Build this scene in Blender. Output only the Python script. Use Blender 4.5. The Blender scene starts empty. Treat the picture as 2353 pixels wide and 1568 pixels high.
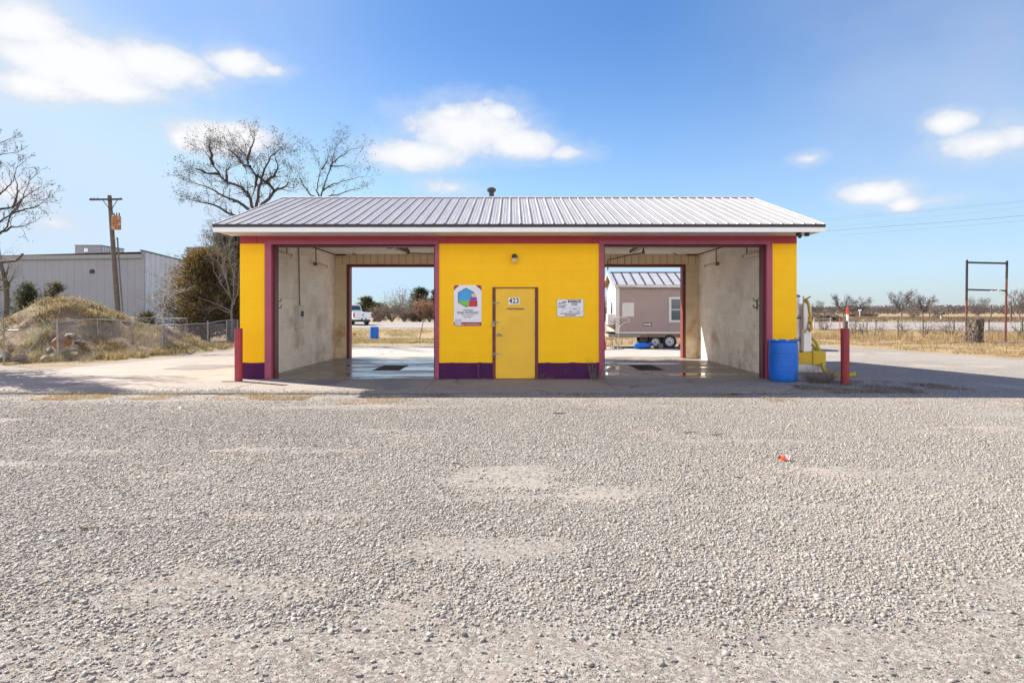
import bpy, math, random
import numpy as np
from mathutils import Vector, Matrix
R = math.radians
sc = bpy.context.scene
# ---------------------------------------------------------------- camera, world, sun, exposure
F = 1420.0; CX = 1176.0; HY = 716.0; CH = 1.53        # focal length and horizon measured on a 2352 px wide copy
cd = bpy.data.cameras.new('camera'); cam = bpy.data.objects.new('camera', cd); sc.collection.objects.link(cam)
cam.location = (0, 0, CH); cam.rotation_euler = (R(90), 0, 0)
cd.sensor_width = 36; cd.lens = 36 * F / 2352; cd.shift_y = -(784 - HY) / 2352
cd.clip_start = 0.05; cd.clip_end = 6000
sc.camera = cam
SUNV = Vector((-1.09, 0.62, 1.0)).normalized()
EL = math.asin(SUNV.z); AZ = math.atan2(SUNV.x, SUNV.y)
sc.view_settings.view_transform = 'Standard'; sc.view_settings.look = 'None'
sc.view_settings.gamma = 1.0; sc.view_settings.use_curve_mapping = False
sc.view_settings.exposure = 1.5
sl = bpy.data.lights.new('sun', 'SUN'); so = bpy.data.objects.new('sun', sl); sc.collection.objects.link(so)
sl.energy = 4.2; sl.angle = R(0.53); sl.color = (1.0, 0.91, 0.79)
so.location = SUNV * 60; so.rotation_euler = (-SUNV).to_track_quat('-Z', 'Y').to_euler()
sc.cycles.max_bounces = 12; sc.cycles.diffuse_bounces = 9

def nn(nt, t, **kw):
    n = nt.nodes.new(t)
    for k, v in kw.items():
        if k.startswith('i_'):
            key = k[2:]; key = int(key) if key.isdigit() else key.replace('_', ' ')
            n.inputs[key].default_value = v
        else: setattr(n, k, v)
    return n
def math_(nt, op, a, b=None, c=None, clamp=False):
    n = nt.nodes.new('ShaderNodeMath'); n.operation = op; n.use_clamp = clamp
    for i, v in enumerate((a, b, c)):
        if v is None: continue
        if isinstance(v, (int, float)): n.inputs[i].default_value = v
        else: nt.links.new(v, n.inputs[i])
    return n.outputs[0]
def mixc(nt, f, a, b, blend='MIX'):
    n = nt.nodes.new('ShaderNodeMix'); n.data_type = 'RGBA'; n.blend_type = blend
    for s, v in ((0, f), (6, a), (7, b)):
        if hasattr(v, 'is_output'): nt.links.new(v, n.inputs[s])
        elif s == 0: n.inputs[0].default_value = v
        else: n.inputs[s].default_value = (*v[:3], 1)
    return n.outputs[2]
def ramp(nt, v, lo, hi, a=0.0, b=1.0):
    n = nt.nodes.new('ShaderNodeMapRange'); n.interpolation_type = 'SMOOTHSTEP'
    nt.links.new(v, n.inputs[0])
    for i, x in zip((1, 2, 3, 4), (lo, hi, a, b)): n.inputs[i].default_value = x
    return n.outputs[0]

W = bpy.data.worlds.new('World'); sc.world = W; W.use_nodes = True
nt = W.node_tree; nt.nodes.clear()
sky = nn(nt, 'ShaderNodeTexSky', sky_type='NISHITA', sun_disc=False, sun_elevation=EL, sun_rotation=AZ, altitude=400, air_density=1.0, dust_density=0.9, ozone_density=2.2)
tc = nn(nt, 'ShaderNodeTexCoord'); sp = nn(nt, 'ShaderNodeSeparateXYZ'); nt.links.new(tc.outputs['Generated'], sp.inputs[0])
u = math_(nt, 'ARCTAN2', sp.outputs[0], sp.outputs[1])
hz = math_(nt, 'SQRT', math_(nt, 'ADD', math_(nt, 'MULTIPLY', sp.outputs[0], sp.outputs[0]), math_(nt, 'MULTIPLY', sp.outputs[1], sp.outputs[1])))
v = math_(nt, 'ARCTAN2', sp.outputs[2], hz)
def ang(px, py):
    x = (px - CX) / F; z = (HY - py) / F
    return math.atan2(x, 1), math.atan2(z, math.hypot(x, 1))
cl = [(150, 140, 290, 105, 1), (60, 195, 170, 60, .9), (380, 150, 190, 70, 1), (60, 60, 190, 95, 1), (545, 145, 130, 48, .95), (620, 160, 60, 25, .6), (250, 205, 190, 40, .8),
      (500, 316, 175, 56, 1.1), (530, 318, 120, 48, 1.5), (430, 322, 75, 34, 1.3), (1080, 298, 185, 84, 1), (960, 356, 165, 46, .95), (1190, 330, 130, 52, .95), (1310, 350, 70, 30, .65), (1040, 262, 70, 40, .9), (1150, 262, 55, 35, .85),
      (1035, 432, 90, 26, .5), (2010, 443, 105, 40, 1), (2075, 470, 55, 28, .7), (2180, 285, 75, 36, .85), (2250, 335, 170, 46, .8), (2330, 320, 90, 60, .62), (1855, 364, 42, 16, .5),
      (120, 512, 75, 30, .42), (20, 440, 90, 42, .55), (2180, 458, 70, 12, .35), (2150, 462, 90, 14, .3)]
# clouds beyond the frame, so the sky is the same all round
rr = random.Random(4)
extra = [(math.radians(rr.uniform(50, 310)), math.radians(rr.uniform(6, 40)), math.radians(rr.uniform(7, 16)), math.radians(rr.uniform(2, 5)), 1) for _ in range(9)]
for (ex, ey, ra, rb, st) in [(*ang(a, b), math.radians(0), 0, 0) for a, b in []]: pass
M_ = None
ell = []
for (px, py, rx, ry, s) in cl:
    a, e = ang(px, py); a2, _ = ang(px + rx, py); a0, _ = ang(px - rx, py); _, e2 = ang(px, py - ry); _, e0 = ang(px, py + ry)
    ell.append((a, e, (a2 - a0) / 2, (e2 - e0) / 2, s))
for (a, e, ra, rb, s) in extra:
    if a > math.pi: a -= 2 * math.pi
    ell.append((a, e, ra, rb, s))
for (a, e, ra, rb, s) in ell:
    du = math_(nt, 'MULTIPLY', math_(nt, 'SUBTRACT', u, a), 1 / ra)
    dv = math_(nt, 'MULTIPLY', math_(nt, 'SUBTRACT', v, e), 1 / rb)
    q = math_(nt, 'SQRT', math_(nt, 'ADD', math_(nt, 'MULTIPLY', du, du), math_(nt, 'MULTIPLY', dv, dv)))
    m = math_(nt, 'MULTIPLY', math_(nt, 'SUBTRACT', 1.0, q), s)
    M_ = m if M_ is None else math_(nt, 'MAXIMUM', M_, m)
cv = nn(nt, 'ShaderNodeCombineXYZ'); nt.links.new(u, cv.inputs[0]); nt.links.new(math_(nt, 'MULTIPLY', v, 1.5), cv.inputs[1])
n1 = nn(nt, 'ShaderNodeTexNoise', i_Scale=7.5, i_Detail=14.0, i_Roughness=0.66, i_Distortion=0.2); nt.links.new(cv.outputs[0], n1.inputs['Vector'])
n2 = nn(nt, 'ShaderNodeTexNoise', i_Scale=3.5, i_Detail=5.0, i_Roughness=0.5); nt.links.new(cv.outputs[0], n2.inputs['Vector'])
d = math_(nt, 'ADD', M_, math_(nt, 'MULTIPLY', math_(nt, 'SUBTRACT', n1.outputs[0], 0.53), 1.75))
dens = math_(nt, 'MULTIPLY', math_(nt, 'MAXIMUM', ramp(nt, d, -0.03, 0.42), ramp(nt, d, -0.38, 0.30, 0, 0.42)), ramp(nt, v, 0.0, 0.12, 0.3, 1.0))
hsv = nn(nt, 'ShaderNodeHueSaturation', i_Saturation=1.12, i_Value=1.0); nt.links.new(sky.outputs[0], hsv.inputs['Color'])
ccol = mixc(nt, ramp(nt, d, 0.15, 0.75), (1.75, 1.88, 2.12), (2.35, 2.36, 2.40))
ssp = nn(nt, 'ShaderNodeSeparateColor'); nt.links.new(hsv.outputs['Color'], ssp.inputs[0])
lum = math_(nt, 'MAXIMUM', math_(nt, 'MAXIMUM', ssp.outputs[0], ssp.outputs[1]), ssp.outputs[2])
fac = math_(nt, 'DIVIDE', 1.0, math_(nt, 'ADD', 1.0, math_(nt, 'MULTIPLY', lum, 0.13)))
vs_ = nn(nt, 'ShaderNodeVectorMath', operation='SCALE'); nt.links.new(hsv.outputs['Color'], vs_.inputs[0]); nt.links.new(fac, vs_.inputs['Scale'])
vt_ = nn(nt, 'ShaderNodeVectorMath', operation='MULTIPLY'); nt.links.new(vs_.outputs[0], vt_.inputs[0]); vt_.inputs[1].default_value = (0.52, 0.60, 0.79)
tA = mixc(nt, ramp(nt, v, 0.02, 0.16), (1.0, 1.0, 1.0), (1.40, 1.24, 0.98))
tB = mixc(nt, ramp(nt, v, 0.50, 0.95), mixc(nt, ramp(nt, v, 0.17, 0.46), tA, (0.80, 0.91, 0.84)), (0.55, 0.80, 1.15))
va_ = nn(nt, 'ShaderNodeVectorMath', operation='MULTIPLY'); nt.links.new(vt_.outputs[0], va_.inputs[0]); nt.links.new(tB, va_.inputs[1])
vmn = nn(nt, 'ShaderNodeVectorMath', operation='MINIMUM'); nt.links.new(va_.outputs[0], vmn.inputs[0]); vmn.inputs[1].default_value = (1.42, 1.90, 2.40)
veil = math_(nt, 'MULTIPLY', ramp(nt, math_(nt, 'ABSOLUTE', math_(nt, 'SUBTRACT', u, 0.05)), 0.12, 0.62), ramp(nt, n2.outputs[0], 0.25, 0.75, 0.12, 0.34))
skb = mixc(nt, veil, vmn.outputs[0], (1.9, 2.05, 2.2))
skc = mixc(nt, math_(nt, 'MULTIPLY', dens, 0.95), skb, ccol)
# added, unseen clouds low behind the camera, a fill light for the facade
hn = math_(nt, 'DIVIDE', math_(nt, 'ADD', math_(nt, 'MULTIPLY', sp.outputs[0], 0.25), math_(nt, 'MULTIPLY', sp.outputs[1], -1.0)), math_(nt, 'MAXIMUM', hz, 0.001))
fill_bank = math_(nt, 'MULTIPLY', ramp(nt, hn, 0.05, 0.35), math_(nt, 'MULTIPLY', ramp(nt, math_(nt, 'ADD', v, math_(nt, 'MULTIPLY', math_(nt, 'SUBTRACT', n1.outputs[0], 0.5), 0.25)), 0.40, 0.50, 1, 0), ramp(nt, v, -0.02, 0.03)))
skc = mixc(nt, fill_bank, skc, (4.9, 4.8, 4.7))
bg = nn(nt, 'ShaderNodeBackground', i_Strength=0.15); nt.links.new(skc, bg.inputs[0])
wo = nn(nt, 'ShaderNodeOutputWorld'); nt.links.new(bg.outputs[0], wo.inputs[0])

# ---------------------------------------------------------------- helpers
def P(px, py, D):
    return Vector(((px - CX) * D / F, D, CH + (HY - py) * D / F))
def S(px, D): return (px - CX) * D / F

class MB:
    def __init__(s): s.v = []; s.f = []; s.m = []; s.cur = 0
    def add(s, vs, fs):
        o = len(s.v); s.v += [tuple(x) for x in vs]; s.f += [tuple(i + o for i in f) for f in fs]; s.m += [s.cur] * len(fs); return s
    def box(s, x0, x1, y0, y1, z0, z1, rot=None, at=None):
        vs = [Vector((x, y, z)) for z in (z0, z1) for y in (y0, y1) for x in (x0, x1)]
        if rot is not None: vs = [rot @ p for p in vs]
        if at is not None: vs = [p + Vector(at) for p in vs]
        return s.add(vs, [(0, 2, 3, 1), (4, 5, 7, 6), (0, 1, 5, 4), (2, 6, 7, 3), (0, 4, 6, 2), (1, 3, 7, 5)])
    def bar(s, a, b, w, h=None):
        a = Vector(a); b = Vector(b); h = h or w
        q = (b - a).to_track_quat('Z', 'Y').to_matrix(); L = (b - a).length
        return s.box(-w/2, w/2, -h/2, h/2, 0, L, rot=q, at=a)
    def tube(s, pts, r, n=8, cap=True):
        pts = [Vector(p) for p in pts]
        if not isinstance(r, (list, tuple)): r = [r] * len(pts)
        vs = []; up = None
        for i, p in enumerate(pts):
            t = (pts[min(i + 1, len(pts) - 1)] - pts[max(i - 1, 0)])
            t = t.normalized() if t.length > 1e-9 else Vector((0, 0, 1))
            if up is None:
                up = Vector((0, 0, 1)) if abs(t.z) < .9 else Vector((1, 0, 0))
            a = t.cross(up).normalized() if t.cross(up).length > 1e-6 else Vector((1, 0, 0)); b = a.cross(t).normalized(); up = b
            for k in range(n):
                th = 2 * math.pi * k / n
                vs.append(p + (a * math.cos(th) + b * math.sin(th)) * r[i])
        fs = [(i*n+k, i*n+(k+1) % n, (i+1)*n+(k+1) % n, (i+1)*n+k) for i in range(len(pts)-1) for k in range(n)]
        if cap: fs += [tuple(range(n))[::-1], tuple((len(pts)-1)*n + k for k in range(n))]
        return s.add(vs, fs)
    def lathe(s, c, prof, n=24, sx=1, sy=1):
        vs = []
        for (r, z) in prof:
            for k in range(n):
                th = 2 * math.pi * k / n; vs.append((c[0] + r*sx*math.cos(th), c[1] + r*sy*math.sin(th), c[2] + z))
        m = len(prof)
        fs = [(i*n+k, i*n+(k+1) % n, (i+1)*n+(k+1) % n, (i+1)*n+k) for i in range(m-1) for k in range(n)]
        fs += [tuple(range(n))[::-1], tuple((m-1)*n + k for k in range(n))]
        return s.add(vs, fs)
    def prism(s, poly, axis, a, b):
        n = len(poly)
        def mk(p, t): return {'x': (t, p[0], p[1]), 'y': (p[0], t, p[1]), 'z': (p[0], p[1], t)}[axis]
        return s.add([mk(p, a) for p in poly] + [mk(p, b) for p in poly],
                     [tuple(range(n))[::-1], tuple(range(n, 2*n))] + [(i, (i+1) % n, (i+1) % n + n, i + n) for i in range(n)])
    def build(s, name, mats, parent=None, smooth=False, local=False, recalc=True, bevel=0):
        me = bpy.data.meshes.new(name)
        vs = s.v
        if parent is not None and not local:
            o = root_loc(parent); vs = [(a-o[0], b-o[1], c-o[2]) for a, b, c in vs]
        me.from_pydata(vs, [], s.f)
        if not isinstance(mats, (list, tuple)): mats = [mats]
        for m in mats: me.materials.append(m)
        if len(mats) > 1: me.polygons.foreach_set('material_index', s.m)
        if recalc:
            import bmesh
            b = bmesh.new(); b.from_mesh(me); bmesh.ops.recalc_face_normals(b, faces=b.faces[:]); b.to_mesh(me); b.free()
        if smooth: me.polygons.foreach_set('use_smooth', [True] * len(me.polygons))
        ob = bpy.data.objects.new(name, me); sc.collection.objects.link(ob)
        if parent is not None: ob.parent = parent
        if bevel:
            m = ob.modifiers.new('bevel', 'BEVEL'); m.width = bevel; m.segments = 2; m.limit_method = 'ANGLE'
        return ob
def root_loc(p):
    l = Vector((0, 0, 0))
    while p is not None: l += p.location; p = p.parent
    return l
def tag(o, label=None, cat=None, group=None, kind=None):
    if label: o['label'] = label
    if cat: o['category'] = cat
    if group: o['group'] = group
    if kind: o['kind'] = kind
    return o
def thing(name, label, cat, loc=(0, 0, 0), group=None, rz=0):
    o = bpy.data.objects.new(name, None); sc.collection.objects.link(o); o.empty_display_size = .2
    o.location = loc; o.rotation_euler = (0, 0, rz); return tag(o, label, cat, group)
def dup(root, loc, label, rz=0, scale=1):
    def cp(o, par):
        c = o.copy(); sc.collection.objects.link(c); c.parent = par
        for ch in list(o.children): cp(ch, c)
        return c
    r = cp(root, None); r.location = loc; r.rotation_euler = (0, 0, rz); r.scale = (scale,) * 3; r['label'] = label; return r
def npmesh(name, V, Fc, mat, attrs=None, parent=None):
    """V (n,3), Fc (m,k) constant-size faces; attrs: {name: per-vertex float}"""
    me = bpy.data.meshes.new(name); n, m, k = len(V), len(Fc), Fc.shape[1]
    me.vertices.add(n); me.vertices.foreach_set('co', V.astype(np.float32).ravel())
    me.loops.add(m * k); me.loops.foreach_set('vertex_index', Fc.astype(np.int32).ravel())
    me.polygons.add(m); me.polygons.foreach_set('loop_start', np.arange(0, m*k, k, dtype=np.int32)); me.polygons.foreach_set('loop_total', np.full(m, k, np.int32))
    me.update(calc_edges=True)
    for a, x in (attrs or {}).items():
        at = me.attributes.new(a, 'FLOAT', 'POINT'); at.data.foreach_set('value', np.asarray(x, np.float32))
    me.materials.append(mat); o = bpy.data.objects.new(name, me); sc.collection.objects.link(o)
    if parent is not None: o.parent = parent
    return o
# materials
def base_mat(name):
    m = bpy.data.materials.new(name); m.use_nodes = True; t = m.node_tree
    b = t.nodes['Principled BSDF']; return m, t, b
def coords(t, kind='Object'):
    return t.nodes.new('ShaderNodeTexCoord').outputs[kind]
def noise(t, vec, scale, detail=4, rough=.55, dist=0):
    n = nn(t, 'ShaderNodeTexNoise', i_Scale=scale, i_Detail=detail, i_Roughness=rough, i_Distortion=dist)
    t.links.new(vec, n.inputs['Vector']); return n.outputs[0]
def bump(t, b, h, strength=.3, dist=.01, prev=None):
    n = nn(t, 'ShaderNodeBump', i_Strength=strength, i_Distance=dist); t.links.new(h, n.inputs['Height'])
    if prev is not None: t.links.new(prev, n.inputs['Normal'])
    t.links.new(n.outputs[0], b.inputs['Normal']); return n.outputs[0]
def M(name, c1, c2=None, scale=6, rough=.6, metal=0, bs=0, bscale=60, bdist=.004, c3=None, s3=1.3, t3=(.55, .7)):
    m, t, b = base_mat(name); v = coords(t)
    c2 = c2 or tuple(x * .82 for x in c1)
    col = mixc(t, ramp(t, noise(t, v, scale, 5), .35, .65), c1, c2)
    if c3: col = mixc(t, ramp(t, noise(t, v, s3, 6, .62), *t3), col, c3)
    t.links.new(col, b.inputs['Base Color']); b.inputs['Roughness'].default_value = rough; b.inputs['Metallic'].default_value = metal
    if bs: bump(t, b, noise(t, v, bscale, 4), bs, bdist)
    return m
def attr_mat(name, c1, c2, c3=None, rough=.8, attr='col', trans=.4):
    m, t, b = base_mat(name); a = nn(t, 'ShaderNodeAttribute', attribute_name=attr).outputs['Fac']
    col = mixc(t, ramp(t, a, 0, .6), c1, c2)
    if c3: col = mixc(t, ramp(t, a, .6, 1), col, c3)
    t.links.new(col, b.inputs['Base Color']); b.inputs['Roughness'].default_value = rough
    if trans:
        tb = nn(t, 'ShaderNodeBsdfTranslucent'); t.links.new(col, tb.inputs[0]); mx_ = nn(t, 'ShaderNodeMixShader', i_0=trans)
        t.links.new(b.outputs[0], mx_.inputs[1]); t.links.new(tb.outputs[0], mx_.inputs[2]); t.links.new(mx_.outputs[0], t.nodes['Material Output'].inputs[0])
    return m
def block_mat(name, axis, c1, c2, mortar, stain=None, stain_s=1.2, stain_t=(.5, .7), zstain=None, rough=.55, ms=.006, vary=.1, depth=.35):
    m, t, b = base_mat(name); v = coords(t); sx = nn(t, 'ShaderNodeSeparateXYZ'); t.links.new(v, sx.inputs[0])
    cb = nn(t, 'ShaderNodeCombineXYZ'); t.links.new(sx.outputs[0 if axis == 'x' else 1], cb.inputs[0]); t.links.new(sx.outputs[2], cb.inputs[1])
    br = nn(t, 'ShaderNodeTexBrick', offset=.5, i_Scale=1.0, i_Mortar_Size=ms, i_Mortar_Smooth=.3, i_Bias=0.0, i_Brick_Width=.4064, i_Row_Height=.2032)
    br.inputs['Color1'].default_value = (*c1, 1); br.inputs['Color2'].default_value = (*[x * (1 - vary) for x in c1], 1); br.inputs['Mortar'].default_value = (*mortar, 1)
    t.links.new(cb.outputs[0], br.inputs[0])
    col = mixc(t, ramp(t, noise(t, v, 2.2, 6), .42, .68), br.outputs[0], c2)
    col = mixc(t, .82, col, br.outputs[0])
    col = mixc(t, math_(t, 'MULTIPLY', ramp(t, noise(t, v, 2.2, 6), .42, .68), .6), br.outputs[0], c2)
    if stain:
        f = ramp(t, noise(t, v, stain_s, 7, .65), *stain_t)
        if zstain:   # dirt splashed up from the floor: stronger low down, with its own ragged edge
            f = math_(t, 'MULTIPLY', f, ramp(t, sx.outputs[2], zstain[0], zstain[1], 1, .12))
        # per-block variation of the dirt
        col = mixc(t, f, col, stain)
    t.links.new(col, b.inputs['Base Color']); b.inputs['Roughness'].default_value = rough; b.inputs['Specular IOR Level'].default_value = .25
    h = math_(t, 'SUBTRACT', 1.0, br.outputs['Fac'])
    n1 = bump(t, b, noise(t, v, 70, 4), .35, .004)
    bump(t, b, h, depth, .006, n1)
    return m
def text_mesh(body, size, mat, name, parent, loc, rot=(R(90), 0, 0), align='CENTER', shear=0, space=1, bold=0, sx=1, rz=0):
    cu = bpy.data.curves.new(name, 'FONT'); cu.body = body; cu.size = size; cu.align_x = align; cu.align_y = 'CENTER'; cu.shear = shear; cu.offset = bold
    cu.space_character = space; cu.extrude = .0004; cu.resolution_u = 3
    tmp = bpy.data.objects.new('tmp', cu); sc.collection.objects.link(tmp)
    bpy.context.view_layer.update()
    me = bpy.data.meshes.new_from_object(tmp.evaluated_get(bpy.context.evaluated_depsgraph_get())); bpy.data.objects.remove(tmp)
    me.transform(Matrix.Diagonal((sx, 1, 1, 1)))
    me.transform(Matrix.Rotation(rz, 4, 'Z'))
    me.transform(Matrix.Rotation(rot[0], 4, 'X'))
    me.materials.clear(); me.materials.append(mat); me.name = name
    o = bpy.data.objects.new(name, me); sc.collection.objects.link(o); o.parent = parent
    o.location = Vector(loc) - root_loc(parent); return o
# value noise for placement masks
class VN:
    def __init__(s, seed, n=64): s.g = np.random.RandomState(seed).rand(n, n); s.n = n
    def __call__(s, x, y):
        x = np.asarray(x, float); y = np.asarray(y, float)
        xi = np.floor(x).astype(int); yi = np.floor(y).astype(int); fx = x-xi; fy = y-yi
        fx = fx*fx*(3-2*fx); fy = fy*fy*(3-2*fy); n = s.n; g = s.g
        return (g[xi % n, yi % n]*(1-fx)*(1-fy) + g[(xi+1) % n, yi % n]*fx*(1-fy) + g[xi % n, (yi+1) % n]*(1-fx)*fy + g[(xi+1) % n, (yi+1) % n]*fx*fy)
vn = VN(3)
def fbm(x, y, f=1.0):
    return (vn(x*f, y*f) + .5*vn(x*f*2.1+9, y*f*2.1+4) + .25*vn(x*f*4.3+3, y*f*4.3+7)) / 1.75

# ---------------------------------------------------------------- terrain
def Yn(X): return np.interp(X, [-200, 20, 30, 42, 80, 200], [51, 51, 49.5, 47, 45, 40])
def Zn(X): return np.interp(X, [-200, 15, 42, 200], [.2, .2, .0, .0])
def H(X, Y):
    X = np.asarray(X, float); Y = np.asarray(Y, float); yn = Yn(X); zn = Zn(X)
    dip = np.where(X < 5, -.40, -.22)
    z = np.zeros(np.broadcast(X, Y).shape)
    z = np.where(Y > 24, np.interp(Y, [24, 36, 43], [0, .35, 1]) * dip, z)
    z = np.where(Y > 45, dip + (zn - dip) * np.clip((Y - 45) / np.maximum(yn - 45, .5), 0, 1) ** 1.3, z)
    z = np.where(Y > yn, zn + (.33 - zn) * np.clip((Y - yn) / (72 - yn), 0, 1), z)
    z = np.where(Y > 72, np.interp(Y, [72, 78, 100, 3000], [.33, .12, .2, .2]), z)
    return z
def Hs(x, y): return float(H(x, y))
def onG(px, D): x = S(px, D); return Vector((x, D, Hs(x, D)))
def grass_mask(X, Y):
    bx = np.interp(Y, [0, 12, 17, 20, 22.6, 26.4, 29, 31], [40, 26, 18.5, 16.6, 15.7, 15.1, 14.0, -60])
    g = (X - bx) * .5
    gl = np.minimum(-12.0 - X, (Y - 17.5)) * .6      # left: verge behind the driveway
    far = (Y - 29) * .35
    return np.maximum(np.maximum(g, gl), far)
ys = np.concatenate([np.arange(-30, 2, 4), np.arange(2, 12, .5), np.arange(12, 56, .5), np.arange(56, 90, 2), np.geomspace(90, 2600, 26)])
xs = np.concatenate([-np.geomspace(2600, 60, 16), np.arange(-58, 60, .6), np.geomspace(60, 2600, 16)])
GX, GY = np.meshgrid(xs, ys); GZ = H(GX, GY)
GZ = np.where((GY < 48), GZ + (fbm(GX, GY, .35) - .5) * .02 * (GY < 11.2) , GZ)
nx, ny = len(xs), len(ys); idx = np.arange(nx*ny).reshape(ny, nx)
quads = np.stack([idx[:-1, :-1], idx[:-1, 1:], idx[1:, 1:], idx[1:, :-1]], -1).reshape(-1, 4)
green = np.clip(1 - np.abs(GY - 95) / 14, 0, 1) * (GX > 20) * 1.0
green = np.maximum(green, np.clip(1 - np.hypot((GX + 16) / 7, (GY - 40) / 12), 0, 1) * .0)

def ground_material():
    m, t, b = base_mat('gravel_and_grass'); v = coords(t)
    ga = nn(t, 'ShaderNodeAttribute', attribute_name='grass').outputs['Fac']; gr = nn(t, 'ShaderNodeAttribute', attribute_name='green').outputs['Fac']
    # gravel
    vo = nn(t, 'ShaderNodeTexVoronoi', i_Scale=62.0, i_Randomness=1.0); t.links.new(v, vo.inputs['Vector'])
    vo2 = nn(t, 'ShaderNodeTexVoronoi', i_Scale=27.0, i_Randomness=1.0); t.links.new(v, vo2.inputs['Vector'])
    s = nn(t, 'ShaderNodeSeparateColor'); t.links.new(vo.outputs['Color'], s.inputs[0])
    s2 = nn(t, 'ShaderNodeSeparateColor'); t.links.new(vo2.outputs['Color'], s2.inputs[0])
    stone = mixc(t, ramp(t, s.outputs[0], 0, 1), (.165, .15, .13), (.33, .305, .27))
    stone = mixc(t, ramp(t, s2.outputs[1], .82, 1), stone, (.19, .155, .13))
    stone = mixc(t, math_(t, 'MULTIPLY', ramp(t, s.outputs[2], .86, .9), .6), stone, (.10, .09, .08))
    dirt = mixc(t, ramp(t, noise(t, v, 3, 6), .3, .7), (.33, .29, .24), (.30, .255, .21))
    dirt = mixc(t, ramp(t, noise(t, v, 180, 3), .35, .7), dirt, (.27, .24, .21))
    patch = ramp(t, noise(t, v, .55, 7, .62, .4), .53, .63)
    col = mixc(t, patch, stone, dirt)
    col = mixc(t, math_(t, 'MULTIPLY', ramp(t, noise(t, v, .22, 5, .6), .4, .65), .35), col, (.34, .32, .29))
    straw = math_(t, 'MULTIPLY', ramp(t, noise(t, v, .8, 8, .7), .60, .68), ramp(t, noise(t, v, 40, 3), .45, .6))
    col = mixc(t, math_(t, 'MULTIPLY', straw, .5), col, (.34, .23, .11))
    # dry grass
    gcol = mixc(t, ramp(t, noise(t, v, 1.2, 7, .6), .35, .65), (.36, .27, .15), (.27, .205, .115))
    gcol = mixc(t, ramp(t, noise(t, v, .35, 6, .6), .5, .7), gcol, (.20, .17, .085))
    gcol = mixc(t, ramp(t, noise(t, v, 30, 4, .7), .45, .75), gcol, (.17, .125, .07))
    gcol = mixc(t, math_(t, 'MULTIPLY', gr, .8), gcol, (.12, .16, .05))
    gm = ramp(t, math_(t, 'ADD', ga, math_(t, 'MULTIPLY', math_(t, 'SUBTRACT', noise(t, v, .6, 8, .65), .5), 3.2)), -.25, .35)
    t.links.new(mixc(t, gm, col, gcol), b.inputs['Base Color']); b.inputs['Roughness'].default_value = .95; b.inputs['Specular IOR Level'].default_value = .15
    h = math_(t, 'MULTIPLY', math_(t, 'SUBTRACT', 1.0, vo.outputs['Distance']), math_(t, 'SUBTRACT', 1.0, math_(t, 'MULTIPLY', patch, .75)))
    n1 = bump(t, b, h, .24, .006)
    bump(t, b, noise(t, v, 90, 4, .7), .3, .006, n1)
    return m
GM = ground_material()
gnd = npmesh('ground', np.stack([GX, GY, GZ], -1).reshape(-1, 3), quads, GM, {'grass': grass_mask(GX, GY).ravel(), 'green': green.ravel()})
gnd.data.polygons.foreach_set('use_smooth', [True] * len(gnd.data.polygons)); tag(gnd, kind='structure')
# road
rx = np.concatenate([np.arange(-220, -60, 10), np.arange(-60, 80, 2), np.arange(80, 400, 20)]); rt = np.linspace(0, 1, 12)
RX, RT = np.meshgrid(rx, rt); RY = Yn(RX) + RT * (72 - Yn(RX)); RZ = H(RX, RY) + .012 + .05 * np.sin(RT * math.pi)
i2 = np.arange(RX.size).reshape(RX.shape); rq = np.stack([i2[:-1, :-1], i2[:-1, 1:], i2[1:, 1:], i2[1:, :-1]], -1).reshape(-1, 4)
m_road = M('worn_asphalt', (.27, .25, .235), (.23, .215, .20), 1.5, .9, bs=.3, bscale=80, c3=(.18, .165, .155), s3=.4)
tag(npmesh('road', np.stack([RX, RY, RZ], -1).reshape(-1, 3), rq, m_road), kind='structure')
# road lines
ml = M('yellow_road_paint', (.55, .38, .06)); mwl = M('white_road_paint', (.6, .6, .58))
for nm, tt, mm in (('road_centre_line', .5, ml), ('road_edge_line', .1, mwl), ('road_edge_line', .9, mwl)):
    w_ = .007
    a = np.stack([rx, Yn(rx) + (tt - w_) * (72 - Yn(rx))], -1); c = np.stack([rx, Yn(rx) + (tt + w_) * (72 - Yn(rx))], -1)
    pts = np.concatenate([a, c]); zz = H(pts[:, 0], pts[:, 1]) + .018 + .05 * math.sin(tt * math.pi)
    n = len(rx); q = np.array([(i, i+1, n+i+1, n+i) for i in range(n-1)])
    tag(npmesh(nm, np.column_stack([pts, zz]), q, mm), kind='structure')

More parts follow.
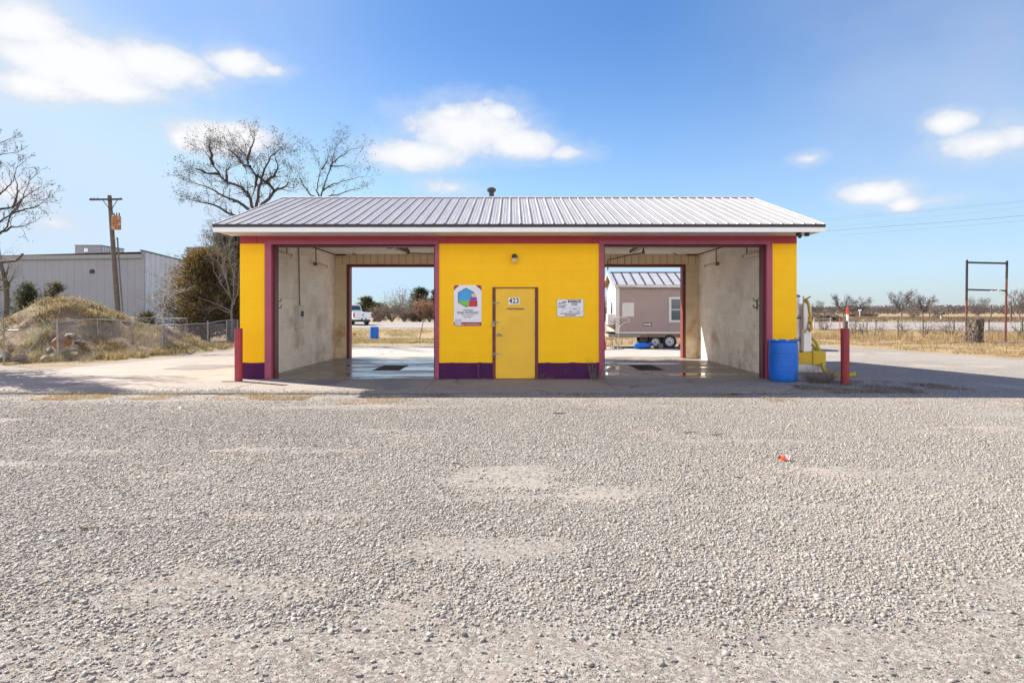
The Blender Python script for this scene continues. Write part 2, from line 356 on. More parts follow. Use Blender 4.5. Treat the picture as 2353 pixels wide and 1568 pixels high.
# ---------------------------------------------------------------- paved slab
def concrete_mat(name, c1, c2, wet=0):
    m, t, b = base_mat(name); v = coords(t)
    col = mixc(t, ramp(t, noise(t, v, 1.1, 7, .6), .35, .68), c1, c2)
    col = mixc(t, math_(t, 'MULTIPLY', ramp(t, noise(t, v, 30, 5, .7), .4, .8), .35), col, tuple(x*.7 for x in c2))
    vo = nn(t, 'ShaderNodeTexVoronoi', feature='DISTANCE_TO_EDGE', i_Scale=.33)
    wv = nn(t, 'ShaderNodeTexNoise', i_Scale=1.6, i_Detail=6.0); t.links.new(v, wv.inputs['Vector'])
    vm = nn(t, 'ShaderNodeVectorMath', operation='SCALE'); t.links.new(wv.outputs['Color'], vm.inputs[0]); vm.inputs['Scale'].default_value = .7
    va = nn(t, 'ShaderNodeVectorMath', operation='ADD'); t.links.new(v, va.inputs[0]); t.links.new(vm.outputs[0], va.inputs[1]); t.links.new(va.outputs[0], vo.inputs['Vector'])
    crack = math_(t, 'MULTIPLY', ramp(t, vo.outputs['Distance'], .003, .014, 1, 0), ramp(t, noise(t, v, .7, 3), .47, .58))
    col = mixc(t, math_(t, 'MULTIPLY', crack, .8), col, (.07, .06, .055))
    t.links.new(col, b.inputs['Base Color']); b.inputs['Roughness'].default_value = .85
    h = math_(t, 'SUBTRACT', noise(t, v, 45, 5, .6), math_(t, 'MULTIPLY', crack, 2.0))
    bump(t, b, h, .25, .005)
    return m, t, b, v
m_conc, *_ = concrete_mat('driveway_concrete', (.285, .25, .215), (.245, .215, .185))
BX0, BX1, BY0, BY1 = -6.127, 6.41, 13.92, 20.32
apron = [(-34, 11.45), (-20, 11.5), (-8, 11.5), (-3, 11.42), (1, 11.5), (3.6, 11.55), (4.9, 11.75), (5.5, 12.3), (5.95, 12.9), (6.41, 13.3), (6.41, BY0), (6.41, 20.32), (6.9, 21.2), (6.9, 25.6), (-3, 26), (-9.4, 25.4), (-9.9, 22), (-11.1, 19.6), (-11.85, 16.6), (-11.4, 14.1), (-16, 12.9), (-34, 12.4)]
rj = random.Random(8); ap = []
for i, p in enumerate(apron):
    q = apron[(i+1) % len(apron)]; L = math.hypot(q[0]-p[0], q[1]-p[1]); n = max(1, int(L / .35))
    for k in range(n):
        tt = k / n; ap.append((p[0] + (q[0]-p[0])*tt + rj.uniform(-.025, .025), p[1] + (q[1]-p[1])*tt + rj.uniform(-.02, .02) + (.05*math.sin(p[0]*1.9 + k*.31) + .03*math.sin(k*1.1) if p[1] < 12 else 0)))
b = MB(); b.prism(ap, 'z', -.08, .022); tag(b.build('driveway', m_conc), kind='structure')
# control joints and old tyre-worn patches in the slab
b = MB()
for X in (-1.7, 2.02, -5.45, -9.2): b.box(X - .008, X + .008, 11.6, 13.9, .0222, .0245)
b.box(-5.2, 5.6, 13.885, 13.9, .0222, .0245)
tag(b.build('slab_joint', M('tarred_joint', (.07, .065, .06))), kind='structure')
q = MB(); rs1 = random.Random(5); q.prism([(x + rs1.uniform(-.04, .04), y + rs1.uniform(-.06, .06)) for x, y in [(-9.2, 20.9), (-6, 20.62), (-1.9, 20.62), (2, 20.62), (6.3, 20.62), (6.7, 22), (6.7, 25.3), (3, 26.6), (-3, 27.0), (-9.2, 25.2)]], 'z', .0, .0255)
m_rear, *_ = concrete_mat('pale_bounce_concrete', (.40, .37, .335), (.34, .31, .275)); tag(q.build('rear_slab', m_rear), kind='structure')  # concrete made paler than the driveway to bounce sunlight into the bays
# damp patch where wash water runs out of the left bay
def blob(cx, cy, rx_, ry_, seed, n=40, am=.25):
    r = random.Random(seed); ph = [r.uniform(0, 6.28) for _ in range(5)]
    return [(cx + rx_*math.cos(a)*(1 + am*sum(math.sin(a*(k+2)+ph[k])/(k+1.5) for k in range(5))), cy + ry_*math.sin(a)*(1 + am*sum(math.cos(a*(k+2)+ph[k])/(k+1.5) for k in range(5)))) for a in [2*math.pi*i/n for i in range(n)]]
m_wetc, t, bb, v = concrete_mat('damp_concrete', (.17, .155, .145), (.13, .12, .11)); bb.inputs['Roughness'].default_value = .6
for i, (cx, cy, a_, b_) in enumerate([(-4.0, 13.3, .42, .5), (-2.55, 13.15, .30, .62), (-2.3, 12.3, .22, .4), (-8.4, 16.9, .9, .8)]):
    bm_ = MB(); pl = blob(cx, cy, a_, b_, 20 + i); bm_.add([(x, y, .0262 + .0006*i) for x, y in pl], [tuple(range(len(pl)))])
    tag(bm_.build('damp_patch', m_wetc), kind='structure')

# ---------------------------------------------------------------- the wash building
m_yel = block_mat('yellow_block_paint', 'x', (.97, .55, .004), (.94, .49, .003), (.91, .49, .003), stain=(.78, .42, .02), stain_s=2.4, stain_t=(.60, .80), zstain=(.4, 1.4), vary=.02, depth=.22)
m_pur = block_mat('purple_block_paint', 'x', (.058, .004, .066), (.075, .010, .06), (.035, .004, .045), stain=(.085, .035, .06), stain_s=3, stain_t=(.58, .74), vary=.08)
m_mar = block_mat('maroon_block_paint', 'x', (.44, .060, .072), (.38, .05, .065), (.37, .05, .06), vary=.05, ms=.003, depth=.15)
m_yely = block_mat('yellow_block_paint_side', 'y', (.90, .42, .003), (.84, .37, .003), (.6, .26, .003))
m_trim = M('mauve_steel_trim', (.35, .062, .12), (.31, .055, .11), 3, .5, bs=.1, c3=(.17, .05, .08), t3=(.62, .72))
m_trimd = M('dark_maroon_steel', (.12, .018, .024), (.09, .014, .02), 4, .45)
m_int = block_mat('stained_white_block', 'y', (.93, .88, .80), (.85, .77, .66), (.95, .93, .88), stain=(.50, .385, .28), stain_s=1.0, stain_t=(.47, .70), zstain=(.3, 3.6), vary=.18, ms=.010, depth=.6)
m_intx = block_mat('stained_cream_block', 'x', (.88, .76, .55), (.80, .64, .42), (.7, .58, .42), stain=(.50, .30, .13), stain_s=1.6, stain_t=(.45, .7), zstain=(.3, 2.6), vary=.1)
m_panel = M('tan_sheet_panel', (.84, .70, .50), (.78, .64, .45), 3, .5)
m_ceil = M('off_white_ceiling_sheet', (.88, .86, .82), (.82, .79, .73), 2, .5, c3=(.62, .54, .43), t3=(.6, .75))
m_white = M('white_trim_paint', (.88, .87, .86), (.84, .83, .83), 4, .5)
m_black = M('black_metal', (.02, .022, .03), (.03, .03, .04), 8, .5)
bld = thing('car_wash_building', 'yellow and maroon block building with two open drive-through wash bays', 'building', ((BX0+BX1)/2, BY0, 0))
FR = 3.375          # wall top
Z0 = .0
def wallpart(name, boxes, mat, label=None, parent=None):
    for x in boxes:
        q = MB(); q.box(*x); o = q.build(name, mat, parent or bld)
    return o
T = .30
L0, L1 = -5.41, -1.735; R0, R1 = 2.07, 5.725; OT = 3.04
IL, IR = -5.75, 6.05
zc, zb = .383, 3.062
# front piers: yellow, purple base, maroon band
for (a, c, nm) in ((BX0, L0 - .02, 'end'), (L1 + .02, -.44, 'mid'), (.59, R0 - .02, 'mid'), (R1 + .02, BX1, 'end')):
    wallpart('front_wall', [(a, c, BY0, BY0 + T, zc, zb)], m_yel)
    wallpart('base_course', [(a, c, BY0 - .0005, BY0 + T, 0, zc - .0005)], m_pur)
    rw = random.Random(int(a*100)); nw = max(4, int((c - a)/.045)); tp_ = [(a + (c - a)*k/nw, zc + .006*math.sin(a*9 + k*.5) + rw.uniform(-.005, .006)) for k in range(nw + 1)]
    qq = MB(); qq.prism([(a, .0), (c, .0)] + tp_[::-1], 'y', BY0 - .003, BY0 - .0006); qq.build('base_course', m_pur, bld)
wallpart('front_wall', [(-.44, .59, BY0, BY0 + T, 2.085, zb)], m_yel)
wallpart('lintel_band', [(BX0, BX1, BY0 - .006, BY0 + T, zb + .0, FR)], m_mar)
wallpart('lintel_band', [(L0-.02, L1+.02, BY0 - .003, BY0 + T - .004, OT, zb), (R0-.02, R1+.02, BY0 - .003, BY0 + T - .004, OT, zb)], m_mar)
for x in (S(1025.6, BY0), S(1361, BY0), S(590, BY0)):
    wallpart('band_seam', [(x - .006, x + .006, BY0 - .010, BY0 - .006, zb + .01, FR - .02)], m_trimd)
# bay door surrounds
for (a, c) in ((L0, L1), (R0, R1)):
    sur = MB(); wo_, wi_ = (.15, .09) if a < 0 else (.11, .13)
    sur.box(a - wo_, a, BY0 - .030, BY0 + .10, 0, OT); sur.box(c, c + wi_, BY0 - .030, BY0 + .10, 0, OT)
    sur.box(a - wo_, c + wi_, BY0 - .030, BY0 + .10, OT, OT + .105)
    sur.build('bay_frame', m_trim, bld, bevel=.004)
    rv = MB(); rv.box(a - .02, a + .035, BY0 + .101, BY0 + T + .02, 0, OT - .002); rv.box(c - .035, c + .02, BY0 + .101, BY0 + T + .02, 0, OT - .002); rv.box(a + .0352, c - .0352, BY0 + .101, BY0 + T + .02, OT - .035, OT - .001)
    rv.build('reveal', m_trimd, bld)
# side walls of the bays
wallpart('side_wall', [(BX0, IL - .05, BY0 + T + .001, BY1 - .001, 0, FR)], m_yely)
wallpart('side_wall', [(IR + .05, BX1, BY0 + T + .001, BY1 - .001, 0, FR)], m_yely)
wallpart('bay_wall', [(IL - .0495, IL, BY0 + T + .002, 20.11, 0, 3.46)], m_int)
wallpart('bay_wall', [(IR, IR + .0495, BY0 + T + .002, 20.11, 0, 3.46)], m_int)
wallpart('bay_wall', [(L1 + .02, L1 + .14, BY0 + T + .002, 20.11, 0, 3.46)], m_int)
wallpart('bay_wall', [(R0 - .14, R0 - .02, BY0 + T + .002, 20.11, 0, 3.46)], m_int)
# rear wall
RO = 2.99; rl0, rl1, rr0, rr1 = -5.27, -1.80, 2.12, 5.54
wallpart('rear_wall', [(IL + .001, rl0 - .1, 20.11, BY1, 0, RO + .08), (rl1 + .1, rr0 - .1, 20.11, BY1, 0, RO + .08), (rr1 + .1, IR - .001, 20.11, BY1, 0, RO + .08)], m_intx)
m_cond2 = M('dark_panel_groove', (.20, .13, .08))
for (a, c) in ((IL + .001, L1 + .02), (R0 - .02, IR - .001)):
    pn = MB(); pn.cur = 1; pn.box(a, c, 20.12, 20.26, RO + .0805, 3.43); pn.cur = 0; x = a
    while x < c - .02:
        e = min(x + .228, c); pn.box(x + .010, e - .004, 20.10, 20.1201, RO + .0801, 3.44); x += .23
    pn.build('header_panel', [m_panel, m_cond2], bld)
for (a, c) in ((rl0, rl1), (rr0, rr1)):
    sur = MB(); sur.box(a - .1, a, 20.07, BY1 + .03, 0, RO); sur.box(c, c + .1, 20.07, BY1 + .03, 0, RO); sur.box(a - .1, c + .1, 20.07, BY1 + .03, RO, RO + .079)
    sur.build('rear_frame', M('red_brown_frame', (.20, .035, .03), (.15, .028, .026), 3, .5), bld)
# ceilings (ribbed sheet)
for (a, c) in ((IL, L1 + .02), (R0 - .02, IR)):
    q = MB(); y = BY0 + T
    prof = []
    while y < 20.09:
        prof += [(y, 3.405), (y + .075, 3.405), (y + .085, 3.397), (y + .105, 3.397), (y + .115, 3.405)]; y += .12
    n = len(prof); q.add([(a, p[0], p[1]) for p in prof] + [(c, p[0], p[1]) for p in prof], [(i, i+1, n+i+1, n+i) for i in range(n-1)])
    q.box(a, c, BY0 + T, 20.1, 3.409, 3.42)
    q.build('ceiling', m_ceil, bld, recalc=False)
# rust stained angle where the ceiling meets the side walls
m_rust = M('rusty_steel', (.16, .07, .035), (.10, .05, .03), 12, .8, bs=.3)
wallpart('ceiling_angle', [(IL + .001, IL + .03, 14.25, 20.09, 3.372, 3.396), (IR - .03, IR - .001, 14.25, 20.09, 3.372, 3.396), (IL + .04, rl0 - .12, 20.04, 20.085, 3.36, 3.396), (rr1 + .12, IR - .04, 20.04, 20.085, 3.36, 3.396)], m_rust)
# roof
RZt, EZt, YE0, YE1, YR = 4.69, 3.385, 13.12, 21.1, 17.11; RX0, RX1 = -6.34, 6.636
def floor_seg(nm): pass
def roof_mat():
    m, t, b = base_mat('galvanised_roof_sheet'); v = coords(t)
    mp = nn(t, 'ShaderNodeMapping'); mp.inputs['Scale'].default_value = (14, .6, .6); t.links.new(v, mp.inputs[0])
    c = mixc(t, ramp(t, noise(t, mp.outputs[0], 1.0, 6, .6), .35, .7), (.37, .36, .35), (.29, .28, .27))
    c = mixc(t, math_(t, 'MULTIPLY', ramp(t, noise(t, v, 1.5, 5), .5, .75), .4), c, (.33, .31, .30))
    t.links.new(c, b.inputs['Base Color']); b.inputs['Roughness'].default_value = .5; b.inputs['Metallic'].default_value = .2
    return m
m_roof = roof_mat()
rib = []; x = RX0
while x < RX1 - .01:
    rib += [(x, 0), (x + .012, 0), (x + .026, .022), (x + .046, .022), (x + .060, 0), (x + .110, 0), (x + .116, .005), (x + .124, .005), (x + .130, 0), (x + .170, 0), (x + .176, .005), (x + .184, .005), (x + .190, 0)]
    x += .2317
rib = [r_ for r_ in rib if r_[0] < RX1] + [(RX1, 0)]
for (ya, yb, dz) in ((YE0, YR - .002, 1), (YE1, YR + .002, 1)):
    q = MB(); n = len(rib)
    th = math.atan2(RZt - EZt, abs(YR - ya)); sgn = -1 if ya < yb else 1
    ny_, nz_ = sgn * math.sin(th), math.cos(th)
    lo = [(r_[0], ya + ny_*r_[1], EZt + nz_*r_[1]) for r_ in rib]; hi = [(r_[0], yb + ny_*r_[1], RZt + nz_*r_[1]) for r_ in rib]
    q.add(lo + hi, [(i, i+1, n+i+1, n+i) for i in range(n-1)])
    q.add([(RX0, ya, EZt - .02), (RX1, ya, EZt - .02), (RX1, yb, RZt - .02), (RX0, yb, RZt - .02)], [(0, 1, 2, 3)])
    q.build('roof', m_roof, bld, recalc=False)
q = MB(); q.prism([(YR - .16, RZt - .030), (YR, RZt + .032), (YR + .16, RZt - .030), (YR, RZt + .020)], 'x', RX0 - .01, RX1 + .01)
q.build('ridge_cap', M('ridge_sheet', (.5, .5, .52), (.42, .42, .44), 4, .4, .3), bld)
q = MB(); q.box(RX0, RX1, YR - .175, YR - .150, RZt - .058, RZt - .034); q.build('ridge_dark_band', m_black, bld)  # black strip along the underside of the ridge cap
# eave trim: black drip edge, white fascia, white soffit
wallpart('drip_edge', [(RX0 - .012, RX1 + .012, YE0 - .022, YE0 + .03, EZt - .062, EZt + .003), (RX0 - .012, RX1 + .012, YE1 - .03, YE1 + .022, EZt - .062, EZt + .003)], m_black)
wallpart('fascia', [(RX0, RX1, YE0 - .008, YE0 + .03, EZt - .163, EZt - .0625), (RX0, RX1, YE1 - .03, YE1 + .008, EZt - .163, EZt - .0625)], m_white)
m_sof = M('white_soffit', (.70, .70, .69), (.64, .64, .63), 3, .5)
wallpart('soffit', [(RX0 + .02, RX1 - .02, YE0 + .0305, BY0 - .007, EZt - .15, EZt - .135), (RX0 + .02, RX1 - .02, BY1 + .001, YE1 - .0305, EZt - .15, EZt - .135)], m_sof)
# gable ends
for (xa, xb) in ((BX0, BX0 + .18), (BX1 - .18, BX1)):
    q = MB(); q.prism([(BY0 + .02, FR + .001), (BY1 - .02, FR + .001), (BY1 - .02, FR + .06), (YR, RZt - .06), (BY0 + .02, FR + .06)], 'x', xa, xb); q.build('gable', m_white, bld)
for xx in (RX0 - .01, RX1 - .012):
    q = MB()
    for (ya, yb) in ((YE0, YR), (YE1, YR)):
        q.add([(xx, ya, EZt - .16), (xx + .022, ya, EZt - .16), (xx + .022, yb, RZt - .16), (xx, yb, RZt - .16), (xx, ya, EZt + .012), (xx + .022, ya, EZt + .012), (xx + .022, yb, RZt + .012), (xx, yb, RZt + .012)],
              [(0, 1, 2, 3), (4, 5, 6, 7), (0, 1, 5, 4), (2, 3, 7, 6), (0, 3, 7, 4), (1, 2, 6, 5)])
    q.build('rake_trim', m_white, bld)
q = MB(); q.lathe((-.59, 17.75, 4.3), [(.072, 0), (.072, .66)], 16)
fl = q.build('flue', m_black, bld, smooth=False)
q = MB(); q.lathe((-.59, 17.75, 4.955), [(.075, 0), (.125, .035), (.128, .045), (.128, .10), (.12, .105), (.07, .135), (.0, .14)], 16); q.build('flue_cap', m_black, fl)
# bay floors with a wet surface and a grated pit each
def floor_mat(name, puddles, wet):
    m, t, b = base_mat(name); v = coords(t); sx = nn(t, 'ShaderNodeSeparateXYZ'); t.links.new(v, sx.inputs[0])
    dry = mixc(t, ramp(t, noise(t, v, 1.4, 6), .35, .7), (.38, .325, .275), (.31, .265, .22))
    mp = nn(t, 'ShaderNodeMapping'); mp.inputs['Scale'].default_value = (.55, 1.9, 1); t.links.new(v, mp.inputs[0])
    nz = noise(t, mp.outputs[0], 1.3, 7, .62, .3)
    w = ramp(t, nz, wet[0], wet[1])
    pud = None
    for (cx, cy, ax, ay) in puddles:
        dx = math_(t, 'MULTIPLY', math_(t, 'SUBTRACT', sx.outputs[0], cx), 1/ax); dy = math_(t, 'MULTIPLY', math_(t, 'SUBTRACT', sx.outputs[1], cy), 1/ay)
        q = math_(t, 'SUBTRACT', 1.0, math_(t, 'ADD', math_(t, 'MULTIPLY', dx, dx), math_(t, 'MULTIPLY', dy, dy)))
        pud = q if pud is None else math_(t, 'MAXIMUM', pud, q)
    pud = ramp(t, math_(t, 'ADD', pud, math_(t, 'MULTIPLY', math_(t, 'SUBTRACT', noise(t, v, 2.5, 5), .5), 1.2)), .05, .13)
    ww = math_(t, 'MAXIMUM', w, pud)
    col = mixc(t, ww, dry, (.075, .065, .055)); 
    spots = ramp(t, noise(t, v, 22, 4, .7), .66, .70)
    col = mixc(t, spots, col, (.03, .025, .02))
    t.links.new(col, b.inputs['Base Color'])
    rg = math_(t, 'SUBTRACT', .62, math_(t, 'MULTIPLY', w, .44)); rg = math_(t, 'MULTIPLY', rg, math_(t, 'SUBTRACT', 1.0, math_(t, 'MULTIPLY', pud, .985)))
    rg = math_(t, 'ADD', rg, math_(t, 'MULTIPLY', spots, .4), clamp=True)
    t.links.new(rg, b.inputs['Roughness']); b.inputs['Specular IOR Level'].default_value = .6
    h = math_(t, 'MULTIPLY', noise(t, v, 7, 5, .6), math_(t, 'SUBTRACT', 1.0, pud)); bump(t, b, h, .25, .01)
    return m
FZ = .026
m_pit = M('dark_pit_concrete', (.03, .028, .025), (.02, .02, .018), 5, .7)
m_grate = M('rusty_black_grating', (.035, .028, .024), (.05, .03, .022), 10, .7, .3)
for nm, (a, c), (pa, pb, pc, pd), puds, wet, lab in (
        ('bay_floor', (IL, L1 + .02), (-3.6, -2.9, 15.86, 17.4), [(-2.4, 16.4, 1.1, .5), (-2.6, 14.7, 1.0, .22), (-3.0, 18.6, 1.3, .35)], (.38, .56), 'dark steel grate in the wet floor of the bay beside the poster'),
        ('bay_floor', (R0 - .02, IR), (3.28, 3.94, 15.9, 17.6), [(3.1, 15.05, 1.9, .38), (4.6, 14.95, 1.1, .34), (2.4, 16.6, .9, .6), (4.0, 18.0, 1.0, .4)], (.45, .60), 'dark steel grate in the puddled floor of the bay by the blue drum')):
    q = MB(); y0, y1 = BY0 - .02, 20.6
    for bx in ((a, pa, y0, y1), (pb, c, y0, y1), (pa, pb, y0, pc), (pa, pb, pd, y1)): q.box(*bx, .0, FZ)
    fo = q.build('bay_floor', floor_mat('wet_bay_concrete', puds, wet)); tag(fo, kind='structure')
    g = thing('floor_drain', lab, 'drain', ((pa+pb)/2, (pc+pd)/2, FZ), 'floor drains of the wash bays')
    q = MB(); q.box(pa, pb, pc, pd, FZ - .019, FZ - .0175); q.build('pit_bottom', m_pit, g)
    q = MB(); e = .03
    q.box(pa - .0, pb + .0, pc, pc + e, FZ - .015, FZ + .003); q.box(pa, pb, pd - e, pd, FZ - .015, FZ + .003); q.box(pa, pa + e, pc + e, pd - e, FZ - .015, FZ + .003); q.box(pb - e, pb, pc + e, pd - e, FZ - .015, FZ + .003)
    q.build('frame', m_grate, g)
    q = MB(); yy = pc + e + .03
    while yy < pd - e - .02: q.box(pa + e, pb - e, yy, yy + .018, FZ - .016, FZ); yy += .045
    q.build('grate', m_grate, g)

# door
dl, dr, dz0, dz1 = S(1138, BY0), S(1229, BY0), .03, 2.04
m_door = M('faded_yellow_door_paint', (.86, .50, .02), (.78, .46, .03), 2.0, .5, c3=(.66, .43, .06), s3=1.8, t3=(.55, .8))
fr = MB(); fr.box(-.437, dl - .004, BY0 - .018, BY0 + .12, .0, 2.082); fr.box(dr + .004, .587, BY0 - .018, BY0 + .12, 0, 2.082); fr.box(dl - .0035, dr + .0035, BY0 - .012, BY0 + .12, 2.066, 2.082)
fr.build('door_frame', M('weathered_maroon_frame', (.16, .02, .035), (.11, .02, .03), 8, .5, c3=(.35, .17, .05), s3=9, t3=(.62, .7)), bld)
q = MB(); q.box(dl, dr, BY0 + .01, BY0 + .055, 2.044, 2.064); q.build('door_head', m_door, bld)
q = MB(); q.box(dl, dr, BY0 + .0, BY0 + .044, dz0, dz1); dob = q.build('door', m_door, bld, bevel=.003); dob['label'] = 'dull yellow steel door marked with house number'
q = MB(); q.box(-.06, 0.28, BY0 - .006, BY0, 1.245, 1.44); q.build('faded_patch', M('brighter_yellow_patch', (.80, .46, .02), (.78, .45, .02), 4, .45), dob)
q = MB(); q.box(dl + .01, dr - .01, BY0 - .01, BY0 + .1, .0, .029); q.build('threshold', m_black, bld)
m_steel = M('dull_steel', (.35, .34, .33), (.22, .2, .19), 20, .4, .7)
m_num = M('white_vinyl', (.8, .8, .78), (.76, .76, .74), 4, .5); m_ink = M('black_ink', (.012, .012, .014), (.02, .02, .02), 4, .5)
q = MB(); q.box(S(1168, BY0), S(1193.5, BY0), BY0 - .004, BY0 - .0005, 1.53 + 17*.0098, 1.53 + 32.5*.0098); npl = q.build('number_plate', m_num, dob)
text_mesh('423', .165, m_ink, 'lettering', npl, (S(1180.8, BY0), BY0 - .0055, 1.772), bold=.004, sx=.82, space=1.12)
q = MB(); q.tube([(S(1163.7, BY0), BY0 - .02, 1.602), (S(1176, BY0), BY0 - .024, 1.605), (S(1203, BY0), BY0 - .02, 1.598)], .012, 8); q.box(-.03, -.015, BY0 - .02, BY0, 1.575, 1.62); q.build('pull_bar', m_steel, dob)
q = MB(); kx, kz = S(1145, BY0), 1.015
q.tube([(kx, BY0 - .0005, kz), (kx, BY0 - .008, kz)], .036, 16); q.tube([(kx, BY0 - .008, kz), (kx, BY0 - .045, kz), (kx, BY0 - .05, kz), (kx, BY0 - .075, kz)], [.014, .014, .028, .024], 16); q.tube([(kx, BY0 - .06, kz), (kx + .08, BY0 - .06, kz - .005)], .009, 8)
q.build('door_knob', m_steel, dob, smooth=False)
for hz_, ln in ((1.735, .12), (1.30, .12), (.59, .11)):
    q = MB(); q.box(dl - .055, dl - .012, BY0 - .032, BY0 - .0185, hz_ - .02, hz_ + .02); q.box(dl - .02, dl + ln - .03, BY0 - .016, BY0 - .006, hz_ - .012, hz_ + .012)
    q.tube([(dl - .035 + .02*math.cos(a), BY0 - .045, hz_ - .03 + .028*math.sin(a)) for a in [k*math.pi/6 for k in range(13)]], .005, 6)
    if hz_ == 1.30: q.box(dl - .065, dl - .015, BY0 - .06, BY0 - .035, hz_ - .10, hz_ - .04)
    q.build('hasp', m_steel, dob)
for hz_ in (1.80, 1.02, .26):
    q = MB(); q.tube([(dr + .006, BY0 - .022, hz_ - .055), (dr + .006, BY0 - .022, hz_ + .055)], .010, 8); q.build('hinge', m_rust, dob)
q = MB(); px_ = S(1099, BY0); q.tube([(px_, BY0 - .04, 0.0), (px_, BY0 - .04, .29)], .026, 12); q.tube([(px_, BY0 - .04, .29), (px_, BY0 - .04, .33), (px_, BY0 + .0, .34)], [.034, .034, .02], 12)
q.build('pipe_stub', M('purple_painted_pipe', (.07, .008, .09), (.09, .015, .09)), bld, smooth=False)
# small flood fittings under the right eave
q = MB()
q.box(6.15, 6.22, 13.3, 13.40, 3.17, 3.234); q.tube([(6.185, 13.35, 3.18), (6.185, 13.28, 3.15)], [.03, .045], 10); q.build('eave_camera', m_black, bld)
q = MB(); q.box(6.33, 6.40, 13.3, 13.38, 3.16, 3.234); q.build('eave_camera', m_black, bld)

# ---------------------------------------------------------------- things on the building
m_lens = M('frosted_plastic', (.72, .70, .64), (.66, .63, .56), 8, .4); m_fix = M('aged_fixture_white', (.60, .56, .48), (.5, .45, .37), 9, .5, c3=(.25, .15, .08), s3=5, t3=(.62, .72))
m_cond = M('rust_brown_conduit', (.14, .08, .05), (.22, .17, .13), 6, .6, .3)
m_dcond = M('dark_cable', (.05, .04, .035), (.08, .06, .05), 6, .6)
def tube_light(label, X, ya, yb, z, side, drop):
    th_ = thing('tube_light', label, 'light', (X, (ya+yb)/2, z), 'fluorescent tube lights on the bay walls')
    q = MB(); q.tube([(X, ya, z + .01), (X, yb, z + .01)], .045, 10); q.build('housing', m_fix, th_)
    q = MB(); q.tube([(X - side*.012, ya + .05, z - .02), (X - side*.012, yb - .05, z - .02)], .042, 10); q.build('diffuser', m_lens, th_)
    q = MB(); q.tube([(X, drop, z + .04), (X, drop, 3.38)], .014, 8); q.build('conduit', m_dcond, th_)
    for yy in (ya + .15, yb - .15):
        q = MB(); q.bar((X, yy, z), (X + side*.12, yy, z), .03); q.build('bracket', m_fix, th_)
    for yy in (ya, yb):
        q = MB(); q.tube([(X, yy - .02, z), (X, yy + .02, z)], .056, 10); q.build('end_cap', m_cond, th_)
tube_light('tube light on the pale wall nearest the yellow pier behind the red bollard', -5.63, 14.6, 15.67, 2.95, -1, 15.45)
tube_light('tube light on the pale wall above and beyond the grey meter box', -5.63, 17.7, 18.7, 2.90, -1, 17.75)
tube_light('tube light high on the dirty wall nearest the blue drum', 5.93, 14.7, 15.76, 2.95, 1, 15.6)
tube_light('tube light on the dirty wall farther into the bay with the trailer view', 5.93, 17.86, 18.86, 2.92, 1, 17.95)
def ceiling_light(label, X0, X1, ya, yb, z, pipe):
    t_ = thing('ceiling_light', label, 'light', (X0, ya, z), 'box lights under the bay ceilings')
    dv = Vector((X1 - X0, yb - ya, 0)); q = MB(); q.bar((X0, ya, z + .03), (X1, yb, z + .03), .13, .07); q.build('housing', m_cond, t_)
    for s_ in (-.035, .035):
        q = MB(); q.tube([(X0 + s_, ya + .04, z - .025), (X1 + s_, yb - .04, z - .025)], .018, 8); q.build('tube', m_lens, t_)
    q = MB(); q.bar((X0, ya + .01, z - .01), (X0, ya + .05, z - .01), .15, .13); q.build('end_cap', m_cond, t_)
    q = MB(); q.bar((X0, ya + .3, z + .06), (X0, ya + .3, 3.39), .03); q.build('hanger', m_cond, t_)
    q = MB(); q.bar((X1, yb - .3, z + .06), (X1, yb - .3, 3.39), .03); q.build('hanger', m_cond, t_)
    w_ = thing('spray_boom', pipe[1], 'wash boom', (pipe[0][0][0], pipe[0][0][1], pipe[0][0][2]), 'overhead spray booms')
    q = MB(); q.tube(pipe[0], .016, 8); q.build('pipe', m_cond, w_)
    p0 = pipe[0][0]; q = MB(); q.tube([p0, (p0[0], p0[1], 3.395)], .025, 10); q.tube([(p0[0], p0[1], p0[2] - .04), (p0[0], p0[1], p0[2] + .04)], .04, 10); q.build('swivel', m_cond, w_)
ceiling_light('box light under the ceiling of the bay showing the pickup', -3.13, -2.97, 15.8, 17.6, 3.22, ([P(936, 581, 17.4), P(970, 582, 17.2), P(1010, 582, 17.2), P(1022, 584, 17.2)], 'brown overhead pipe swinging from the ceiling beside the pickup view'))
ceiling_light('box light under the ceiling of the bay showing the trailer', 3.33, 3.42, 15.6, 17.7, 3.22, ([P(1478, 580, 17.4), P(1440, 587, 17.0), P(1396, 597.5, 16.6), P(1396, 620, 16.6)], 'brown overhead pipe drooping in front of the trailer roof'))
# meter box
t_ = thing('meter_box', 'grey coin box on the pale wall with a cable rising to the ceiling', 'control box', (IL, 16.6, 1.4))
q = MB(); q.box(IL, IL + .09, 16.35, 16.83, 1.08, 1.70); q.build('cabinet', M('grey_box_paint', (.55, .53, .49), (.48, .46, .42), 6, .4), t_, bevel=.006)
q = MB(); q.box(IL + .09, IL + .098, 16.39, 16.79, 1.12, 1.66); q.build('cover_plate', M('light_grey_plate', (.62, .60, .56), (.56, .54, .50), 6, .4), t_)
q = MB(); q.tube([(IL + .04, 16.62, 1.7), (IL + .04, 16.6, 2.1), (IL + .03, 16.58, 3.37)], .016, 8); q.build('conduit', m_cond, t_)
q = MB(); q.box(IL + .098, IL + .13, 16.58, 16.70, 1.40, 1.55); q.build('switch', m_black, t_)
